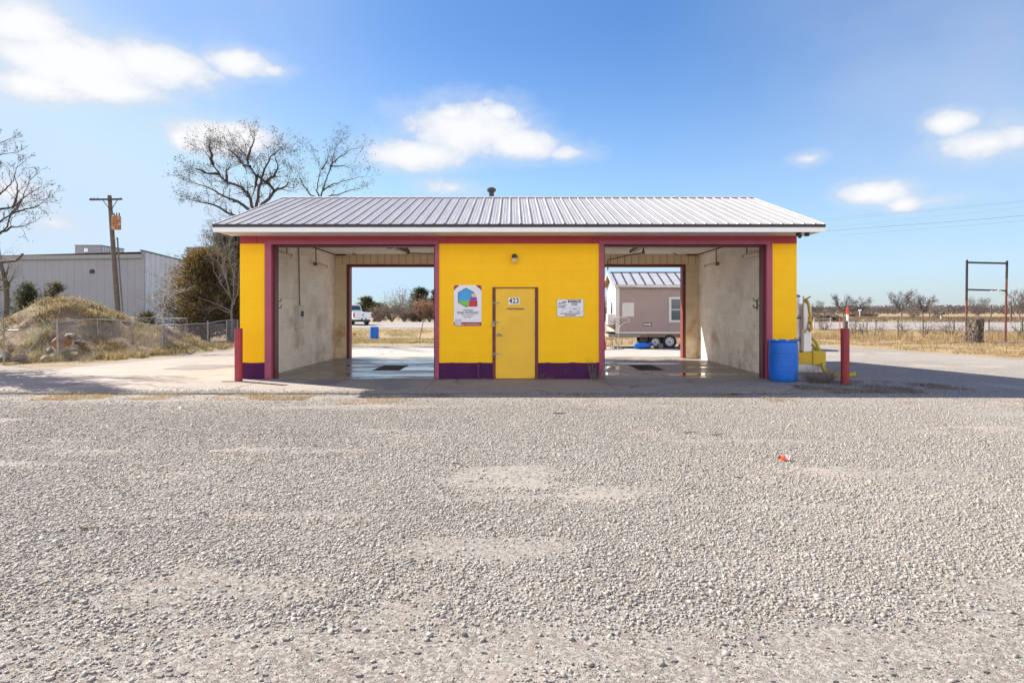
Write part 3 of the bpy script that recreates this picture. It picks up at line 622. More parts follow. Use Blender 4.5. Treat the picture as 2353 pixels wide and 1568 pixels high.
# wand hooks
def hook(label, X, y, z, s_):
    t_ = thing('wand_hook', label, 'hook', (X, y, z), 'metal wand hooks on the bay walls')
    q = MB(); q.box(min(X, X + s_*.012), max(X, X + s_*.012), y - .03, y + .03, z - .13, z + .13); q.build('back_plate', m_dcond, t_)
    q = MB(); q.tube([(X + s_*.01, y, z + .08), (X + s_*.09, y, z + .10), (X + s_*.10, y, z + .16)], .012, 8); q.build('prong', m_dcond, t_)
    q = MB(); q.tube([(X + s_*.01, y, z - .08), (X + s_*.09, y, z - .07), (X + s_*.10, y, z)], .012, 8); q.build('prong', m_dcond, t_)
hook('dark wand hook on the pale wall just inside the maroon jamb', IL, 15.15, 1.70, 1)
hook('dark wand hook on the dirty wall, the one farther from the blue drum', IR, 15.25, 1.71, -1)
hook('dark wand hook on the dirty wall, the one nearer the blue drum', IR, 14.9, 1.71, -1)
# domed nozzle fittings on ceilings
for X, lab in ((S(812, 19.6), 'small round fitting on the ceiling edge above the pickup view'), (S(1548, 19.6), 'small round fitting on the ceiling edge above the trailer view')):
    t_ = thing('ceiling_nozzle', lab, 'fitting', (X, 19.6, 3.39), 'round ceiling fittings')
    q = MB(); q.lathe((X, 19.6, 3.30), [(.02, 0), (.055, .03), (.06, .07), (.03, .095)], 12); q.build('dome', m_fix, t_)
    q = MB(); q.tube([(X, 19.55, 3.34), (X + .1, 19.5, 3.33)], .015, 8); q.build('arm', m_cond, t_)
# porch lamp
lx = S(1181.8, BY0); t_ = thing('wall_lamp', 'small black wall lamp with a clear glass jar above the yellow door', 'lamp', (lx, BY0, 2.75))
q = MB(); q.tube([(lx, BY0 - .0005, 2.775), (lx, BY0 - .03, 2.775)], .05, 14); q.tube([(lx, BY0 - .03, 2.78), (lx, BY0 - .10, 2.78)], .03, 10); q.lathe((lx, BY0 - .10, 2.735), [(.058, 0), (.062, .02), (.060, .06), (.035, .085), (0, .09)], 16); q.build('fitting', m_black, t_)
mg, t2, b2 = base_mat('lamp_glass'); b2.inputs['Base Color'].default_value = (.8, .72, .62, 1); b2.inputs['Roughness'].default_value = .15; b2.inputs['Transmission Weight'].default_value = .5
q = MB(); q.lathe((lx, BY0 - .10, 2.61), [(0, 0), (.03, .005), (.042, .03), (.05, .09), (.052, .124)], 16); q.build('glass_jar', mg, t_, smooth=True)
# poster
def rounded(x0, x1, z0, z1, r, n=5):
    o = []
    for (cx, cz, a0) in ((x1 - r, z1 - r, 0), (x0 + r, z1 - r, 90), (x0 + r, z0 + r, 180), (x1 - r, z0 + r, 270)):
        o += [(cx + r*math.cos(R(a0 + 90*k/n)), cz + r*math.sin(R(a0 + 90*k/n))) for k in range(n+1)]
    return o
def flat(parent, name, polys, mat, y, y2=None):
    q = MB()
    for p in polys: q.prism(p, 'y', y, (y2 if y2 is not None else y + .0009))
    return q.build(name, mat, parent)
k_ = BY0 / F
px0, px1, pz0, pz1 = S(1042.7, BY0), S(1106, BY0), CH - 32.4*k_, CH + 61.2*k_
t_ = thing('poster_sign', 'tall white WASH PACKAGES poster with red corners and stacked boxes', 'sign', ((px0+px1)/2, BY0, pz0))
m_sw = M('glossy_white_print', (.74, .74, .80), (.72, .72, .78), 3, .35); m_sr = M('crimson_print', (.30, .012, .035), (.27, .012, .03), 3, .35)
flat(t_, 'panel', [rounded(px0, px1, pz0, pz1, .03)], m_sw, BY0 - .012, BY0 - .0005)
def U(x, y): return (px0 + (x - 155)/(980 - 155)*(px1 - px0), pz1 - (y - 247)/(1465 - 247)*(pz1 - pz0))
yy = BY0 - .0135
def arc_corner(pts): return [U(*p) for p in pts]
flat(t_, 'corner_band', [arc_corner([(157, 400), (157, 290), (170, 262), (200, 249), (325, 249)]), arc_corner([(978, 400), (800, 249), (935, 249), (965, 262), (978, 290)])], m_sr, yy)
flat(t_, 'footer_band', [arc_corner([(157, 1352), (978, 1352), (978, 1425), (960, 1455), (930, 1463), (200, 1463), (172, 1452), (157, 1425)])], m_sr, yy)
hexo = [(275, 465), (520, 325), (760, 460), (760, 770), (520, 912), (275, 765)]
flat(t_, 'hexagon_outline', [[U(*p) for p in hexo]], m_ink, yy)
hexi = [(292, 475), (520, 345), (744, 468), (744, 760), (520, 892), (292, 757)]
flat(t_, 'hexagon', [[U(*p) for p in hexi]], M('sky_blue_print', (.03, .36, .72), (.03, .30, .66), 3, .35), yy - .001)
flat(t_, 'hexagon_base', [[U(*p) for p in [(292, 700), (744, 700), (744, 760), (520, 892), (292, 757)]]], M('green_print', (.10, .42, .12), (.20, .5, .10), 9, .35), yy - .002)
flat(t_, 'red_box', [[U(*p) for p in [(605, 705), (855, 705), (855, 890), (605, 890)]]], M('red_print', (.62, .01, .02), (.5, .01, .03), 5, .35), yy - .003)
flat(t_, 'purple_box', [[U(*p) for p in [(645, 605), (840, 605), (840, 702), (645, 702)]]], M('purple_print', (.16, .05, .40), (.22, .05, .34), 5, .35), yy - .003)
flat(t_, 'yellow_box', [[U(*p) for p in [(690, 505), (805, 505), (805, 602), (690, 602)]]], M('pale_yellow_print', (.85, .62, .18), (.7, .35, .12), 9, .35), yy - .003)
hh = (pz1 - pz0) / 1218
def tx(body, x, y, size, mat, **k): return text_mesh(body, size * hh, mat, 'lettering', t_, (U(x, y)[0], BY0 - .0150, U(x, y)[1]), **k)
m_inkg = M('grey_ink', (.10, .10, .12), (.12, .12, .14), 4, .4)
tx('washapp', 575, 985, 105, m_inkg, shear=.35, sx=.85)
tx('WASH PACKAGES', 565, 1072, 104, m_ink, bold=.001, sx=.72, space=1.08)
tx('Save money and', 570, 1142, 60, m_ink, sx=.88); tx('stay clean!', 565, 1200, 60, m_ink, sx=.88)
tx('Learn more! Scan the QR code', 655, 1415, 52, m_num, bold=.0006, sx=.80)
flat(t_, 'blank_square', [[U(*p) for p in [(182, 1258), (378, 1258), (378, 1452), (182, 1452)]]], M('pale_grey_print', (.55, .55, .60), (.5, .5, .56), 9, .35), yy - .002)
# spot free sign
sx0, sx1, sz0, sz1 = S(1279, BY0), S(1340.7, BY0), CH - 11.4*k_, CH + 29*k_
t_ = thing('rinse_sign', 'small white SPOT-FREE RINSE sign with a line drawing of a car', 'sign', ((sx0+sx1)/2, BY0, sz0))
flat(t_, 'rim', [rounded(sx0, sx1, sz0, sz1, .035)], M('grey_sign_rim', (.25, .3, .3), (.3, .33, .33), 6, .4), BY0 - .010, BY0 - .0005)
flat(t_, 'panel', [rounded(sx0 + .008, sx1 - .008, sz0 + .008, sz1 - .008, .03)], m_sw, BY0 - .013, BY0 - .0101)
def U(x, y): return (sx0 + (x - 370)/(1765 - 370)*(sx1 - sx0), sz1 - (y - 390)/(1300 - 390)*(sz1 - sz0))
hh = (sz1 - sz0) / 910; yy = BY0 - .0145
def tx(body, x, y, size, mat, **k): return text_mesh(body, size * hh, mat, 'lettering', t_, (U(x, y)[0], BY0 - .0165, U(x, y)[1]), **k)
flat(t_, 'heading_block', [[U(*p) for p in [(950, 432), (1605, 432), (1605, 566), (950, 566)]]], m_ink, yy)
tx('SPOT-FREE', 1278, 500, 122, m_num, bold=.0006, sx=.95); tx('RINSE', 1278, 650, 130, m_ink, sx=.95, bold=.001)
tx('ALL NEW!', 655, 585, 150, m_ink, bold=.0012, sx=.62, shear=.3, rz=R(14)); tx('DOES AIR DRY', 660, 740, 92, m_ink, sx=.75, rz=R(14), bold=.0008); tx('SHINE', 690, 820, 92, m_ink, sx=.75, rz=R(14), bold=.0008)
tx('FINAL RINSE. APPLY LOW PRESSURE', 1065, 1140, 78, m_ink, sx=.80, bold=.0005); tx('SPOT-FREE RINSE', 1065, 1222, 80, m_ink, sx=.9, bold=.001)
lines = [[(850, 1064), (1705, 1064), (1705, 1076), (850, 1076)], [(1055, 1000), (1120, 1000), (1120, 1050), (1055, 1050)], [(1440, 1000), (1510, 1000), (1510, 1050), (1440, 1050)], [(1020, 860), (1120, 745), (1130, 752), (1032, 868)], [(1460, 745), (1560, 860), (1548, 868), (1450, 752)],
         [(1120, 740), (1460, 740), (1460, 750), (1120, 750)], [(1020, 985), (1560, 985), (1560, 996), (1020, 996)], [(1020, 860), (1032, 860), (1032, 990), (1020, 990)], [(1548, 860), (1560, 860), (1560, 990), (1548, 990)], [(1130, 880), (1450, 880), (1400, 915), (1180, 915)], [(680, 925), (960, 850), (962, 858), (684, 934)], [(676, 925), (688, 925), (640, 1060), (630, 1058)]]
flat(t_, 'car_drawing', [[U(*p) for p in l] for l in lines], M('blue_grey_ink', (.12, .12, .22), (.1, .1, .2), 4, .4), yy)

# ---------------------------------------------------------------- bollards and drums
m_boll = M('faded_red_paint', (.30, .022, .028), (.24, .02, .03), 5, .5, c3=(.20, .05, .05), s3=3, t3=(.6, .7), bs=.15)
m_boll2 = M('pink_red_paint', (.36, .035, .05), (.30, .03, .045), 5, .5, c3=(.45, .16, .15), s3=3, t3=(.6, .7))
for (px, py, top, w_, lab, mm) in ((548, 878.5, 755, .165, 'faded red pipe bollard at the corner of the yellow pier', m_boll2), (1941, 883.5, 755.5, .17, 'dark red pipe bollard on the shaded gravel past the blue drum', m_boll)):
    D = CH * F / (py - HY) + .08; x = S(px, D); h = CH - (top - HY) * D / F
    t_ = thing('bollard', lab, 'bollard', (x, D, 0), 'red pipe bollards at the building corners')
    q = MB(); q.tube([(x, D, -.05), (x, D, h)], w_ / 2, 24); o = q.build('post', mm, t_, recalc=True)
    q = MB(); q.tube([(x, D, h + .0005), (x, D, h + .012)], w_ / 2 + .004, 24); q.build('cap', m_black if px < 1000 else mm, t_)
    if px < 1000:
        q = MB(); q.box(x - .30, x + .22, D - .14, D - .09, .023, .035); q.build('base_plate', m_rust, t_)
m_blue = M('blue_plastic', (.0, .14, .60), (.0, .115, .52), 3, .5, c3=(.02, .17, .56), s3=2, bs=.1, bscale=30)
def drum(label, x, y, z, sc_=1.0):
    t_ = thing('blue_drum', label, 'barrel', (x, y, z), 'blue plastic drums')
    h, r = .895, .292
    pr = [(.25, 0), (.272, .012), (.283, .05), (.292, .12), (.300, .24)]
    pr += [(.3008, .285), (.301, .296), (.298, .301), (.298, .307), (.301, .312), (.3012, .323), (.302, .36), (.302, .54), (.3012, .58), (.301, .590), (.298, .595), (.298, .601), (.301, .606), (.3008, .617), (.298, .72), (.291, .80), (.284, .84), (.283, .855), (.300, .862), (.304, .87), (.304, .888), (.298, .895), (.275, .895), (.272, .875), (0, .872)]
    q = MB(); q.lathe((x, y, z), pr, 40); q.build('shell', m_blue, t_, smooth=True, recalc=True)
    q = MB(); q.lathe((x + .08, y - .03, z + .872), [(.035, 0), (.035, .025), (0, .026)], 14); q.lathe((x - .1, y + .08, z + .872), [(.03, 0), (.03, .025), (0, .026)], 14); q.build('bung', m_white, t_)
    return t_
xd = S(1800, 13.5); dr1 = drum('bright blue plastic drum standing before the yellow pier', xd, 13.52, .022)
q = MB(); ring = [(xd + .17 + .035*math.cos(a), 13.3, .925 + .035*math.sin(a)) for a in [k*math.pi/6 for k in range(13)]]; q.tube(ring, .009, 6); q.build('ring_handle', m_dcond, dr1)
g_ = onG(860, 43); drum('far blue drum standing in the dry grass beyond the open bay', g_.x, g_.y, g_.z)

# ---------------------------------------------------------------- vacuum station
VX = 7.2; VD = 15.95
m_vw = M('white_enamel', (.84, .84, .85), (.78, .78, .79), 3, .35, c3=(.6, .6, .6), s3=2.5, t3=(.62, .8)); m_vy = M('yellow_enamel', (.62, .42, .01), (.55, .37, .015), 4, .45)
m_hose = M('yellow_green_hose', (.42, .36, .02), (.34, .30, .02), 30, .5, bs=.6, bscale=90)
vac = thing('vacuum_station', 'white twin tank vacuum station on a yellow box with yellow hoses', 'vacuum', (VX, VD, 0))
q = MB(); q.box(6.85, 7.93, VD - .25, VD + .30, 0, .215); q.build('plinth', M('painted_white_concrete', (.66, .66, .66), (.6, .6, .6), 3, .7), vac)
q = MB(); q.box(6.85, 7.62, VD - .28, VD + .32, .216, .50); q.box(7.62, 7.95, VD - .30, VD + .34, .19, .53); q.build('base_box', m_vy, vac, bevel=.01)
vz = .52
q = MB(); q.lathe((7.12, VD + .02, .505), [(.28, 0), (.28, 1.40)], 32); tk = q.build('tank', m_vw, vac, recalc=True)
for zz in (.25, .62, .98, 1.3):
    pass
q = MB(); q.lathe((7.12, VD + .02, 1.906), [(.30, 0), (.30, .03), (.27, .06), (.0, .13)], 32); q.build('tank_lid', M('blue_enamel', (.05, .10, .32), (.05, .09, .28), 3, .4), vac)
q = MB()
for zz in (.25, .62, .98): q.lathe((7.12, VD + .02, .505 + zz), [(.281, 0), (.286, .006), (.281, .012)], 32)
q.build('tank_seam', m_vw, tk)
q = MB(); q.box(7.42, 7.64, VD - .20, VD + .18, .502, 1.74); cb = q.build('cabinet', m_vw, vac, bevel=.03)
q = MB(); q.box(7.40, 7.412, VD - .29, VD - .20, .505, 1.93); q.build('divider_strip', m_white, vac)
q = MB(); q.tube([(7.60, VD, 1.74), (7.60, VD, 1.86)], .03, 8); q.bar((7.58, VD, 1.86), (7.70, VD, 1.92), .03); q.build('hose_arm', m_cond, vac)
def hose(pts, r, nm='hose', mt=None):
    # Catmull-Rom
    pts = [Vector(p) for p in pts]; pp = [pts[0]] + pts + [pts[-1]]; out = []
    for i in range(len(pts) - 1):
        a, b_, c, d_ = pp[i:i+4]
        for k in range(8):
            t = k / 8; out.append(.5*((2*b_) + (-a + c)*t + (2*a - 5*b_ + 4*c - d_)*t*t + (-a + 3*b_ - 3*c + d_)*t**3))
    out.append(pts[-1]); q = MB(); q.tube(out, r, 10); return q.build(nm, mt or m_hose, vac, smooth=True)
hose([P(1847, 692, 15.6), P(1852, 688, 15.55), P(1857, 700, 15.5), P(1860, 722, 15.5), P(1863, 745, 15.5)], .034)
q = MB(); q.tube([P(1863, 745, 15.5), P(1864, 755, 15.5), P(1858, 757, 15.5)], [.032, .045, .07], 8); q.tube([P(1859, 727, 15.5), P(1861, 738, 15.5)], .04, 10); q.build('nozzle', M('amber_plastic', (.62, .36, .02), (.5, .3, .03), 8, .4), vac)
hose([P(1846, 693, 15.6), P(1843, 705, 15.5), P(1843, 730, 15.5), P(1844, 755, 15.5)], .008, 'cable', m_dcond)
hose([P(1862, 775, 16.1), P(1872, 784, 16.0), P(1880, 800, 15.9), P(1884, 812, 15.8)], .04)
hose([P(1862, 790, 16.2), P(1872, 799, 16.1), P(1880, 810, 16.0)], .04)
hose([P(1890, 832, 15.7), P(1893, 846, 15.5), P(1905, 855, 15.2), P(1930, 860, 15.05), (S(1965, 15), 15.0, .04)], .04)
hose([P(1889, 835, 15.5), P(1891, 848, 15.2), P(1905, 860, 14.7), P(1930, 863, 14.6), (S(1962, 14.65), 14.6, .04)], .04)
for zz in (1.36, .80):
    q = MB(); q.box(7.24, 7.31, VD - .32, VD - .255, zz, zz + .035); q.tube([(7.27 + .02*math.cos(a), VD - .30, zz + .07 + .02*math.sin(a)) for a in [k*math.pi/5 for k in range(11)]], .006, 6); q.build('latch', m_black, vac)
q = MB(); q.tube([(6.7, 15.0, .05), (7.25, VD - .30, .34)], .022, 8); q.build('drain_pipe', m_rust, vac)
q = MB(); q.tube([P(1858, 738, 15.6), P(1855, 752, 15.6), P(1848, 764, 15.6)], [.03, .026, .022], 8); q.build('spout', m_steel, vac)

# ---------------------------------------------------------------- trees
def rot_dir(d, ang_, az, rng=None):
    a = d.orthogonal().normalized(); b_ = d.cross(a).normalized()
    return (d * math.cos(ang_) + (a * math.cos(az) + b_ * math.sin(az)) * math.sin(ang_)).normalized()
def twig(mb, tips, p, d, L, r, depth, rng, up=.12, jit=.28, kids=(3, 5), spread=(.45, .95), minr=.0035):
    n = 4 if depth > 0 else 3; pts = [p.copy()]; ds = []
    for k in range(n):
        d = (d + Vector((rng.gauss(0, jit), rng.gauss(0, jit), rng.gauss(0, jit) + up)) * .5).normalized(); p = p + d * (L / n); pts.append(p.copy()); ds.append(d.copy())
    rs = [max(minr, r * (1 - .72 * k / n)) for k in range(n + 1)]
    mb.tube(pts, rs, 5 if r > .03 else 3, cap=False)
    if depth == 0: tips.append((pts[-1], d)); tips.append((pts[-2], d)); return
    for _ in range(rng.randint(*kids)):
        k = rng.randint(1, n); dd = rot_dir(ds[k-1], rng.uniform(*spread), rng.uniform(0, 6.28))
        twig(mb, tips, pts[k], dd, L * rng.uniform(.45, .72), rs[k] * .62, depth - 1, rng, up, jit, kids, spread, minr)
    twig(mb, tips, pts[-1], d, L * .6, rs[-1] * .85, depth - 1, rng, up, jit, kids, spread, minr)
def leaf_cloud(tips, n_each, size, spread, rng, name, mat, parent, drop=0):
    V = []; C = []
    for (p, d) in tips:
        for _ in range(rng.randint(max(0, n_each - 2), n_each)):
            c = p + Vector((rng.gauss(0, spread), rng.gauss(0, spread), rng.gauss(0, spread) - drop)); a = Vector((rng.gauss(0, 1), rng.gauss(0, 1), rng.gauss(0, 1))).normalized(); b_ = a.orthogonal().normalized(); s_ = size * rng.uniform(.5, 1.3)
            V += [c - a*s_, c + b_*s_*.5, c + a*s_, c - b_*s_*.5]; C += [rng.random()] * 4
    if not V: return
    o = root_loc(parent) if parent else Vector((0, 0, 0))
    A = np.array([(q - o)[:] for q in V]); F_ = np.arange(len(A)).reshape(-1, 4)
    return npmesh(name, A, F_, mat, {'col': C}, parent)
m_bark = M('grey_brown_bark', (.075, .058, .048), (.045, .035, .03), 14, .9, bs=.6, bscale=40, bdist=.02)
m_barkl = M('pale_dry_wood', (.22, .185, .16), (.14, .12, .105), 14, .9, bs=.4, bscale=40)
m_barkm = M('mid_brown_bark', (.14, .11, .09), (.09, .07, .06), 14, .9)
m_seed = attr_mat('withered_brown_leaves', (.03, .026, .03), (.06, .045, .045), (.12, .07, .05), trans=0)
def poly_tree(name, label, cat, group, base, D, trunk, limbs, seed, r0, depth=2, tw=.9, leafn=3, leafs=.05, mat=None, extra=0, jy=1.6, depthvar=2.2, sub=None, lm=None, spread=.10, kids=(2, 4), dens_=.6):
    """limbs: picture-measured polylines given their own distance and depth swing"""
    rng = random.Random(seed); g = onG(base[0], D) if base[1] is None else Vector(base)
    t_ = thing(name, label, cat, g, group); mb = MB(); tips = []
    tp = [g - Vector((0, 0, .1))] + [P(x, y, D) for x, y in trunk]
    mb.tube(tp, [r0 * (1.15 if k == 0 else 1 - .3 * k / len(tp)) for k in range(len(tp))], 9)
    for li, lim in enumerate(limbs):
        sw = rng.uniform(-depthvar, depthvar); n = len(lim); pts = []
        for k, (x, y) in enumerate(lim):
            Dk = D + sw * (k / max(1, n - 1)) ** 1.2; pts.append(P(x, y, Dk))
        # densify with wobble
        dn = [pts[0]]
        for a, b_ in zip(pts, pts[1:]):
            for k in (1, 2, 3): 
                q = a.lerp(b_, k / 3); L = (b_ - a).length * .035
                dn.append(q + Vector((rng.gauss(0, L), rng.gauss(0, L), rng.gauss(0, L))) * (0 if k == 3 else 1))
        m = len(dn); ra = r0 * .5; rs = [max(.008, ra * (1 - .88 * k / (m - 1))) for k in range(m)]
        mb.tube(dn, rs, 7, cap=False)
        for k in range(2, m):
            dd = (dn[k] - dn[k-1]).normalized()
            for _ in range(rng.randint(0, 1) + (1 if rng.random() < dens_ else 0)):
                twig(mb, tips, dn[k], rot_dir(dd, rng.uniform(.5, 1.1), rng.uniform(0, 6.28)), tw * rng.uniform(.6, 1.2), rs[k] * .5, depth - (k < m*.35), rng, kids=kids)
        twig(mb, tips, dn[-1], (dn[-1] - dn[-2]).normalized(), tw, rs[-1], depth, rng, kids=kids)
    for _ in range(extra):
        a = rng.uniform(0, 6.28); p = tp[-1]
        twig(mb, tips, p, Vector((math.cos(a), math.sin(a), rng.uniform(.4, 1.2))).normalized(), tw * 3.0, r0 * .4, depth + 1, rng)
    mb.build('branches', mat or m_bark, t_, recalc=False, smooth=True)
    if leafn: leaf_cloud(tips, leafn, leafs, spread, rng, 'withered_leaves', lm or m_seed, t_)
    return t_
def q6(l): return [(412.4 + x*.2264, 292 + y*.2264) for x, y in l]
D1 = 32.0
poly_tree('bare_tree', 'large bare tree with spreading limbs rising behind the left end of the roof', 'tree', 'bare trees behind the roof', (598, None), D1, [(597, 620), (592, 520), (588, 486)], [q6(l) for l in (
    [(770, 850), (700, 680), (600, 600), (480, 560), (400, 480), (340, 380), (290, 290), (240, 220)],
    [(780, 860), (960, 650), (880, 560), (780, 490), (715, 400), (690, 330), (640, 250), (560, 170)],
    [(780, 860), (800, 650), (830, 520), (880, 390), (920, 300), (1010, 230), (1090, 210)],
    [(760, 880), (600, 760), (450, 700), (280, 610), (110, 560)],
    [(720, 960), (540, 890), (350, 790), (180, 750), (110, 740)],
    [(880, 560), (960, 500), (1000, 400), (960, 240)], [(960, 650), (1080, 600), (1140, 550)], [(690, 330), (720, 220), (760, 110)], [(715, 400), (640, 370), (560, 270), (460, 215)],
    [(400, 480), (280, 470), (150, 420)], [(340, 380), (310, 240), (300, 130)], [(480, 560), (470, 450), (540, 370)], [(780, 490), (770, 600), (740, 700)])],
    11, .17, depth=2, tw=.60, leafn=3, leafs=.034, extra=0, kids=(2, 3), dens_=.85)
poly_tree('bare_tree', 'smaller bare tree showing over the roof beside the large one', 'tree', 'bare trees behind the roof', (735, None), 36.0, [(738, 620), (736, 520), (737, 452)], [q6(l) for l in (
    [(1435, 705), (1460, 620), (1490, 530), (1530, 400), (1560, 290), (1600, 180), (1640, 120)], [(1530, 400), (1600, 320), (1700, 250), (1830, 200)], [(1455, 645), (1530, 590), (1640, 550), (1880, 500)],
    [(1430, 720), (1330, 690), (1250, 590), (1190, 430)], [(1430, 720), (1390, 650), (1410, 540), (1440, 430), (1380, 290)], [(1530, 400), (1640, 395), (1740, 410)], [(1440, 720), (1600, 690), (1720, 640), (1840, 620)], [(1440, 430), (1500, 340), (1510, 270)])],
    12, .10, depth=2, tw=.50, leafn=2, leafs=.045, depthvar=1.6, kids=(1, 2), dens_=.6)
def q5(l): return [(x*.2851, 292 + y*.2851) for x, y in l]
Dl = 16.8
poly_tree('bare_tree', 'nearer bare tree whose dark limbs reach in above the grassy mound', 'tree', None, (-330, None), Dl, [(-310, 690), (-290, 610)], [q5(l) for l in (
    [(-1000, 1080), (-500, 1030), (0, 860), (60, 800), (85, 700), (140, 640), (240, 600), (400, 565)], [(-1000, 1080), (-500, 860), (0, 765), (100, 690), (150, 630), (190, 550), (230, 450), (285, 385)],
    [(-700, 860), (-200, 620), (0, 540), (60, 480), (110, 430), (130, 330), (180, 290)], [(-900, 700), (-400, 300), (-60, 145), (0, 125), (80, 95)], [(-800, 760), (-300, 400), (-60, 240), (0, 222), (130, 203)],
    [(85, 700), (180, 670), (300, 640), (340, 610)], [(100, 650), (135, 560), (140, 460), (120, 400)], [(0, 845), (130, 805), (270, 765)],
    [(-1000, 1000), (-900, 500), (-700, 100), (-500, -200)], [(-1000, 1000), (-1300, 500), (-1500, 200)], [(-1000, 900), (-700, 500), (-500, 300), (-350, -50)], [(0, 660), (100, 645), (200, 560), (320, 490)], [(-1000, 1000), (-600, 700), (-250, 560), (-60, 350)])],
    13, .065, depth=2, tw=.24, leafn=1, leafs=.022, depthvar=1.4, spread=.04, kids=(1, 2), dens_=.45)
poly_tree('bare_sapling', 'thin crooked bare tree at the left edge behind the mound with a broken limb', 'tree', None, (11, None), 27.5, [(16, 690), (14, 660), (11, 640), (1, 606)], [q5(l) for l in ([(0, 1120), (30, 1200), (50, 1260), (56, 1340)], [(45, 1230), (60, 1150), (75, 1100)], [(55, 1300), (90, 1230), (110, 1190)], [(35, 1200), (10, 1080), (0, 980)])],
    14, .11, depth=1, tw=.5, leafn=1, leafs=.03, depthvar=.4, mat=m_barkm)
q = MB(); q.tube([P(x, y, 24) for x, y in q5([(-220, 1110), (0, 1085), (60, 1083), (130, 1075), (165, 1045), (180, 1022), (190, 1020)])], [.075, .06, .055, .05, .045, .04, .02], 8)
# the broken limb belongs to a snag outside the frame
q.tube([P(-70, 607, 24), P(-66, 660, 24), P(-64, 780, 24)], [.08, .12, .15], 8)
tag(q.build('dead_snag', m_barkm, smooth=True), 'smooth dead limb curling up at its broken tip before the metal building', 'dead tree')
poly_tree('bare_shrub', 'tall pale leafless shrub tangled in front of the green cedar by the building', 'shrub', None, (533, None), 30.5, [(533, 745), (531, 715)], [[(531, 715), (528, 680), (520, 640), (516, 600), (520, 560)], [(532, 715), (537, 660), (540, 600), (545, 550)], [(531, 716), (505, 700), (470, 688), (452, 680)], [(530, 720), (500, 706), (478, 712)],
    [(528, 680), (505, 650), (490, 620), (486, 585)], [(520, 640), (500, 600), (505, 560), (500, 530)], [(540, 640), (525, 590), (530, 545), (520, 520)], [(537, 700), (548, 660), (552, 600)], [(516, 600), (490, 570), (492, 540)], [(528, 680), (512, 600), (510, 548)]],
    15, .065, depth=2, tw=.6, leafn=0, depthvar=1.2, mat=m_barkl, kids=(3, 5))
poly_tree('bare_sapling', 'small whitish leafless tree standing at the chain link fence', 'tree', None, (375, None), 23.4, [(376, 750), (374, 733), (371, 722)], [[(371, 722), (360, 705), (348, 697), (340, 690)], [(371, 722), (379, 700), (386, 685), (402, 676)], [(376, 700), (376, 670), (370, 640), (356, 628)], [(386, 685), (391, 650), (388, 625)], [(371, 722), (352, 728), (330, 730)]],
    16, .055, depth=2, tw=.42, leafn=0, depthvar=.6, mat=M('whitish_bark', (.42, .40, .38), (.3, .28, .27), 9, .8))
# conifers
def cedar(name, label, group, base, h, w, seed, cols, n=4500, lean=0, gap=.12, sz=.085):
    rng = random.Random(seed); npr = np.random.RandomState(seed); t_ = thing(name, label, 'tree', base, group)
    q = MB(); q.tube([(0, 0, -.1), (0, 0, h * .5), (lean, 0, h * .93)], [w * .05, w * .035, .01], 7)
    nb = int(46 + n / 90); B = []
    for i in range(nb):
        f = rng.uniform(.03, .97) ** .9; z = h * f; rad = w * .5 * (1 - f) ** .62 * (1.0 if f > .12 else .8) * rng.uniform(.5, 1.28); a = rng.uniform(0, 6.28)
        e = Vector((math.cos(a) * rad + lean * f, math.sin(a) * rad, min(h, z + rad * rng.uniform(.05, .7)))); s_ = Vector((lean * f, 0, z))
        q.tube([s_, s_.lerp(e, .5) - Vector((0, 0, rad*.03)), e], [.03*w/4 + .008, .02*w/4 + .005, .005], 4, cap=False); B.append((s_, e, rad))
    q.build('trunk', m_bark, t_, local=True, recalc=False)
    V = []; C = []; per = max(8, n // nb)
    for (s_, e, rad) in B:
        tone = rng.random()
        for _ in range(per):
            f = rng.uniform(.25, 1.06); c = s_.lerp(e, f); sp = .10 * w * .5 * (1.2 - .7 * f) + .04
            c = c + Vector((rng.gauss(0, sp), rng.gauss(0, sp), rng.gauss(0, sp * .8)))
            d = (Vector((c.x - lean*.5, c.y, 0)).normalized() * .8 + Vector((rng.gauss(0, .5), rng.gauss(0, .5), .75 + rng.gauss(0, .45)))).normalized(); s2 = sz * rng.uniform(.7, 1.8)
            sd = d.orthogonal().normalized(); sd = rot_dir(d, math.pi/2, rng.uniform(0, 6.28))
            V += [c - sd*s2*.22, c + sd*s2*.22, c + d*s2*1.5]; cc = min(1, max(0, tone * .65 + rng.random() * .35)); C += [cc] * 3
    npmesh('crown', np.array([v_[:] for v_ in V]), np.arange(len(V)).reshape(-1, 3), cols, {'col': C}, t_)
    return t_
m_cedb = attr_mat('rusty_cedar_foliage', (.042, .048, .02), (.15, .11, .04), (.36, .20, .07)); m_cedg = attr_mat('dark_cedar_foliage', (.022, .036, .016), (.055, .065, .026), (.13, .115, .045))
m_cedm = attr_mat('olive_cedar_foliage', (.03, .042, .018), (.075, .07, .028), (.17, .12, .045))
cedar('cedar_tree', 'bushy rust brown cedar between the metal building and the wash building', 'cedars by the fence', onG(472, 33), 4.85, 5.0, 21, m_cedb, 34000, sz=.075)
cedar('cedar_tree', 'taller dark green cedar behind the pale shrub at the building corner', 'cedars by the fence', onG(532, 36.5), 6.75, 5.4, 22, m_cedg, 34000, sz=.085)
cedar('cedar_tree', 'low rusty cedar tuft beside the whitish leafless sapling', 'cedars by the fence', onG(338, 30), 1.55, 1.6, 23, m_cedm, 2600, sz=.06)
cedar('cedar_tree', 'dense green cedar just outside the frame whose shadow falls across the driveway', 'cedars by the fence', (-14.9, 15.9, 0), 6.8, 3.0, 27, m_cedg, 9000, sz=.08)
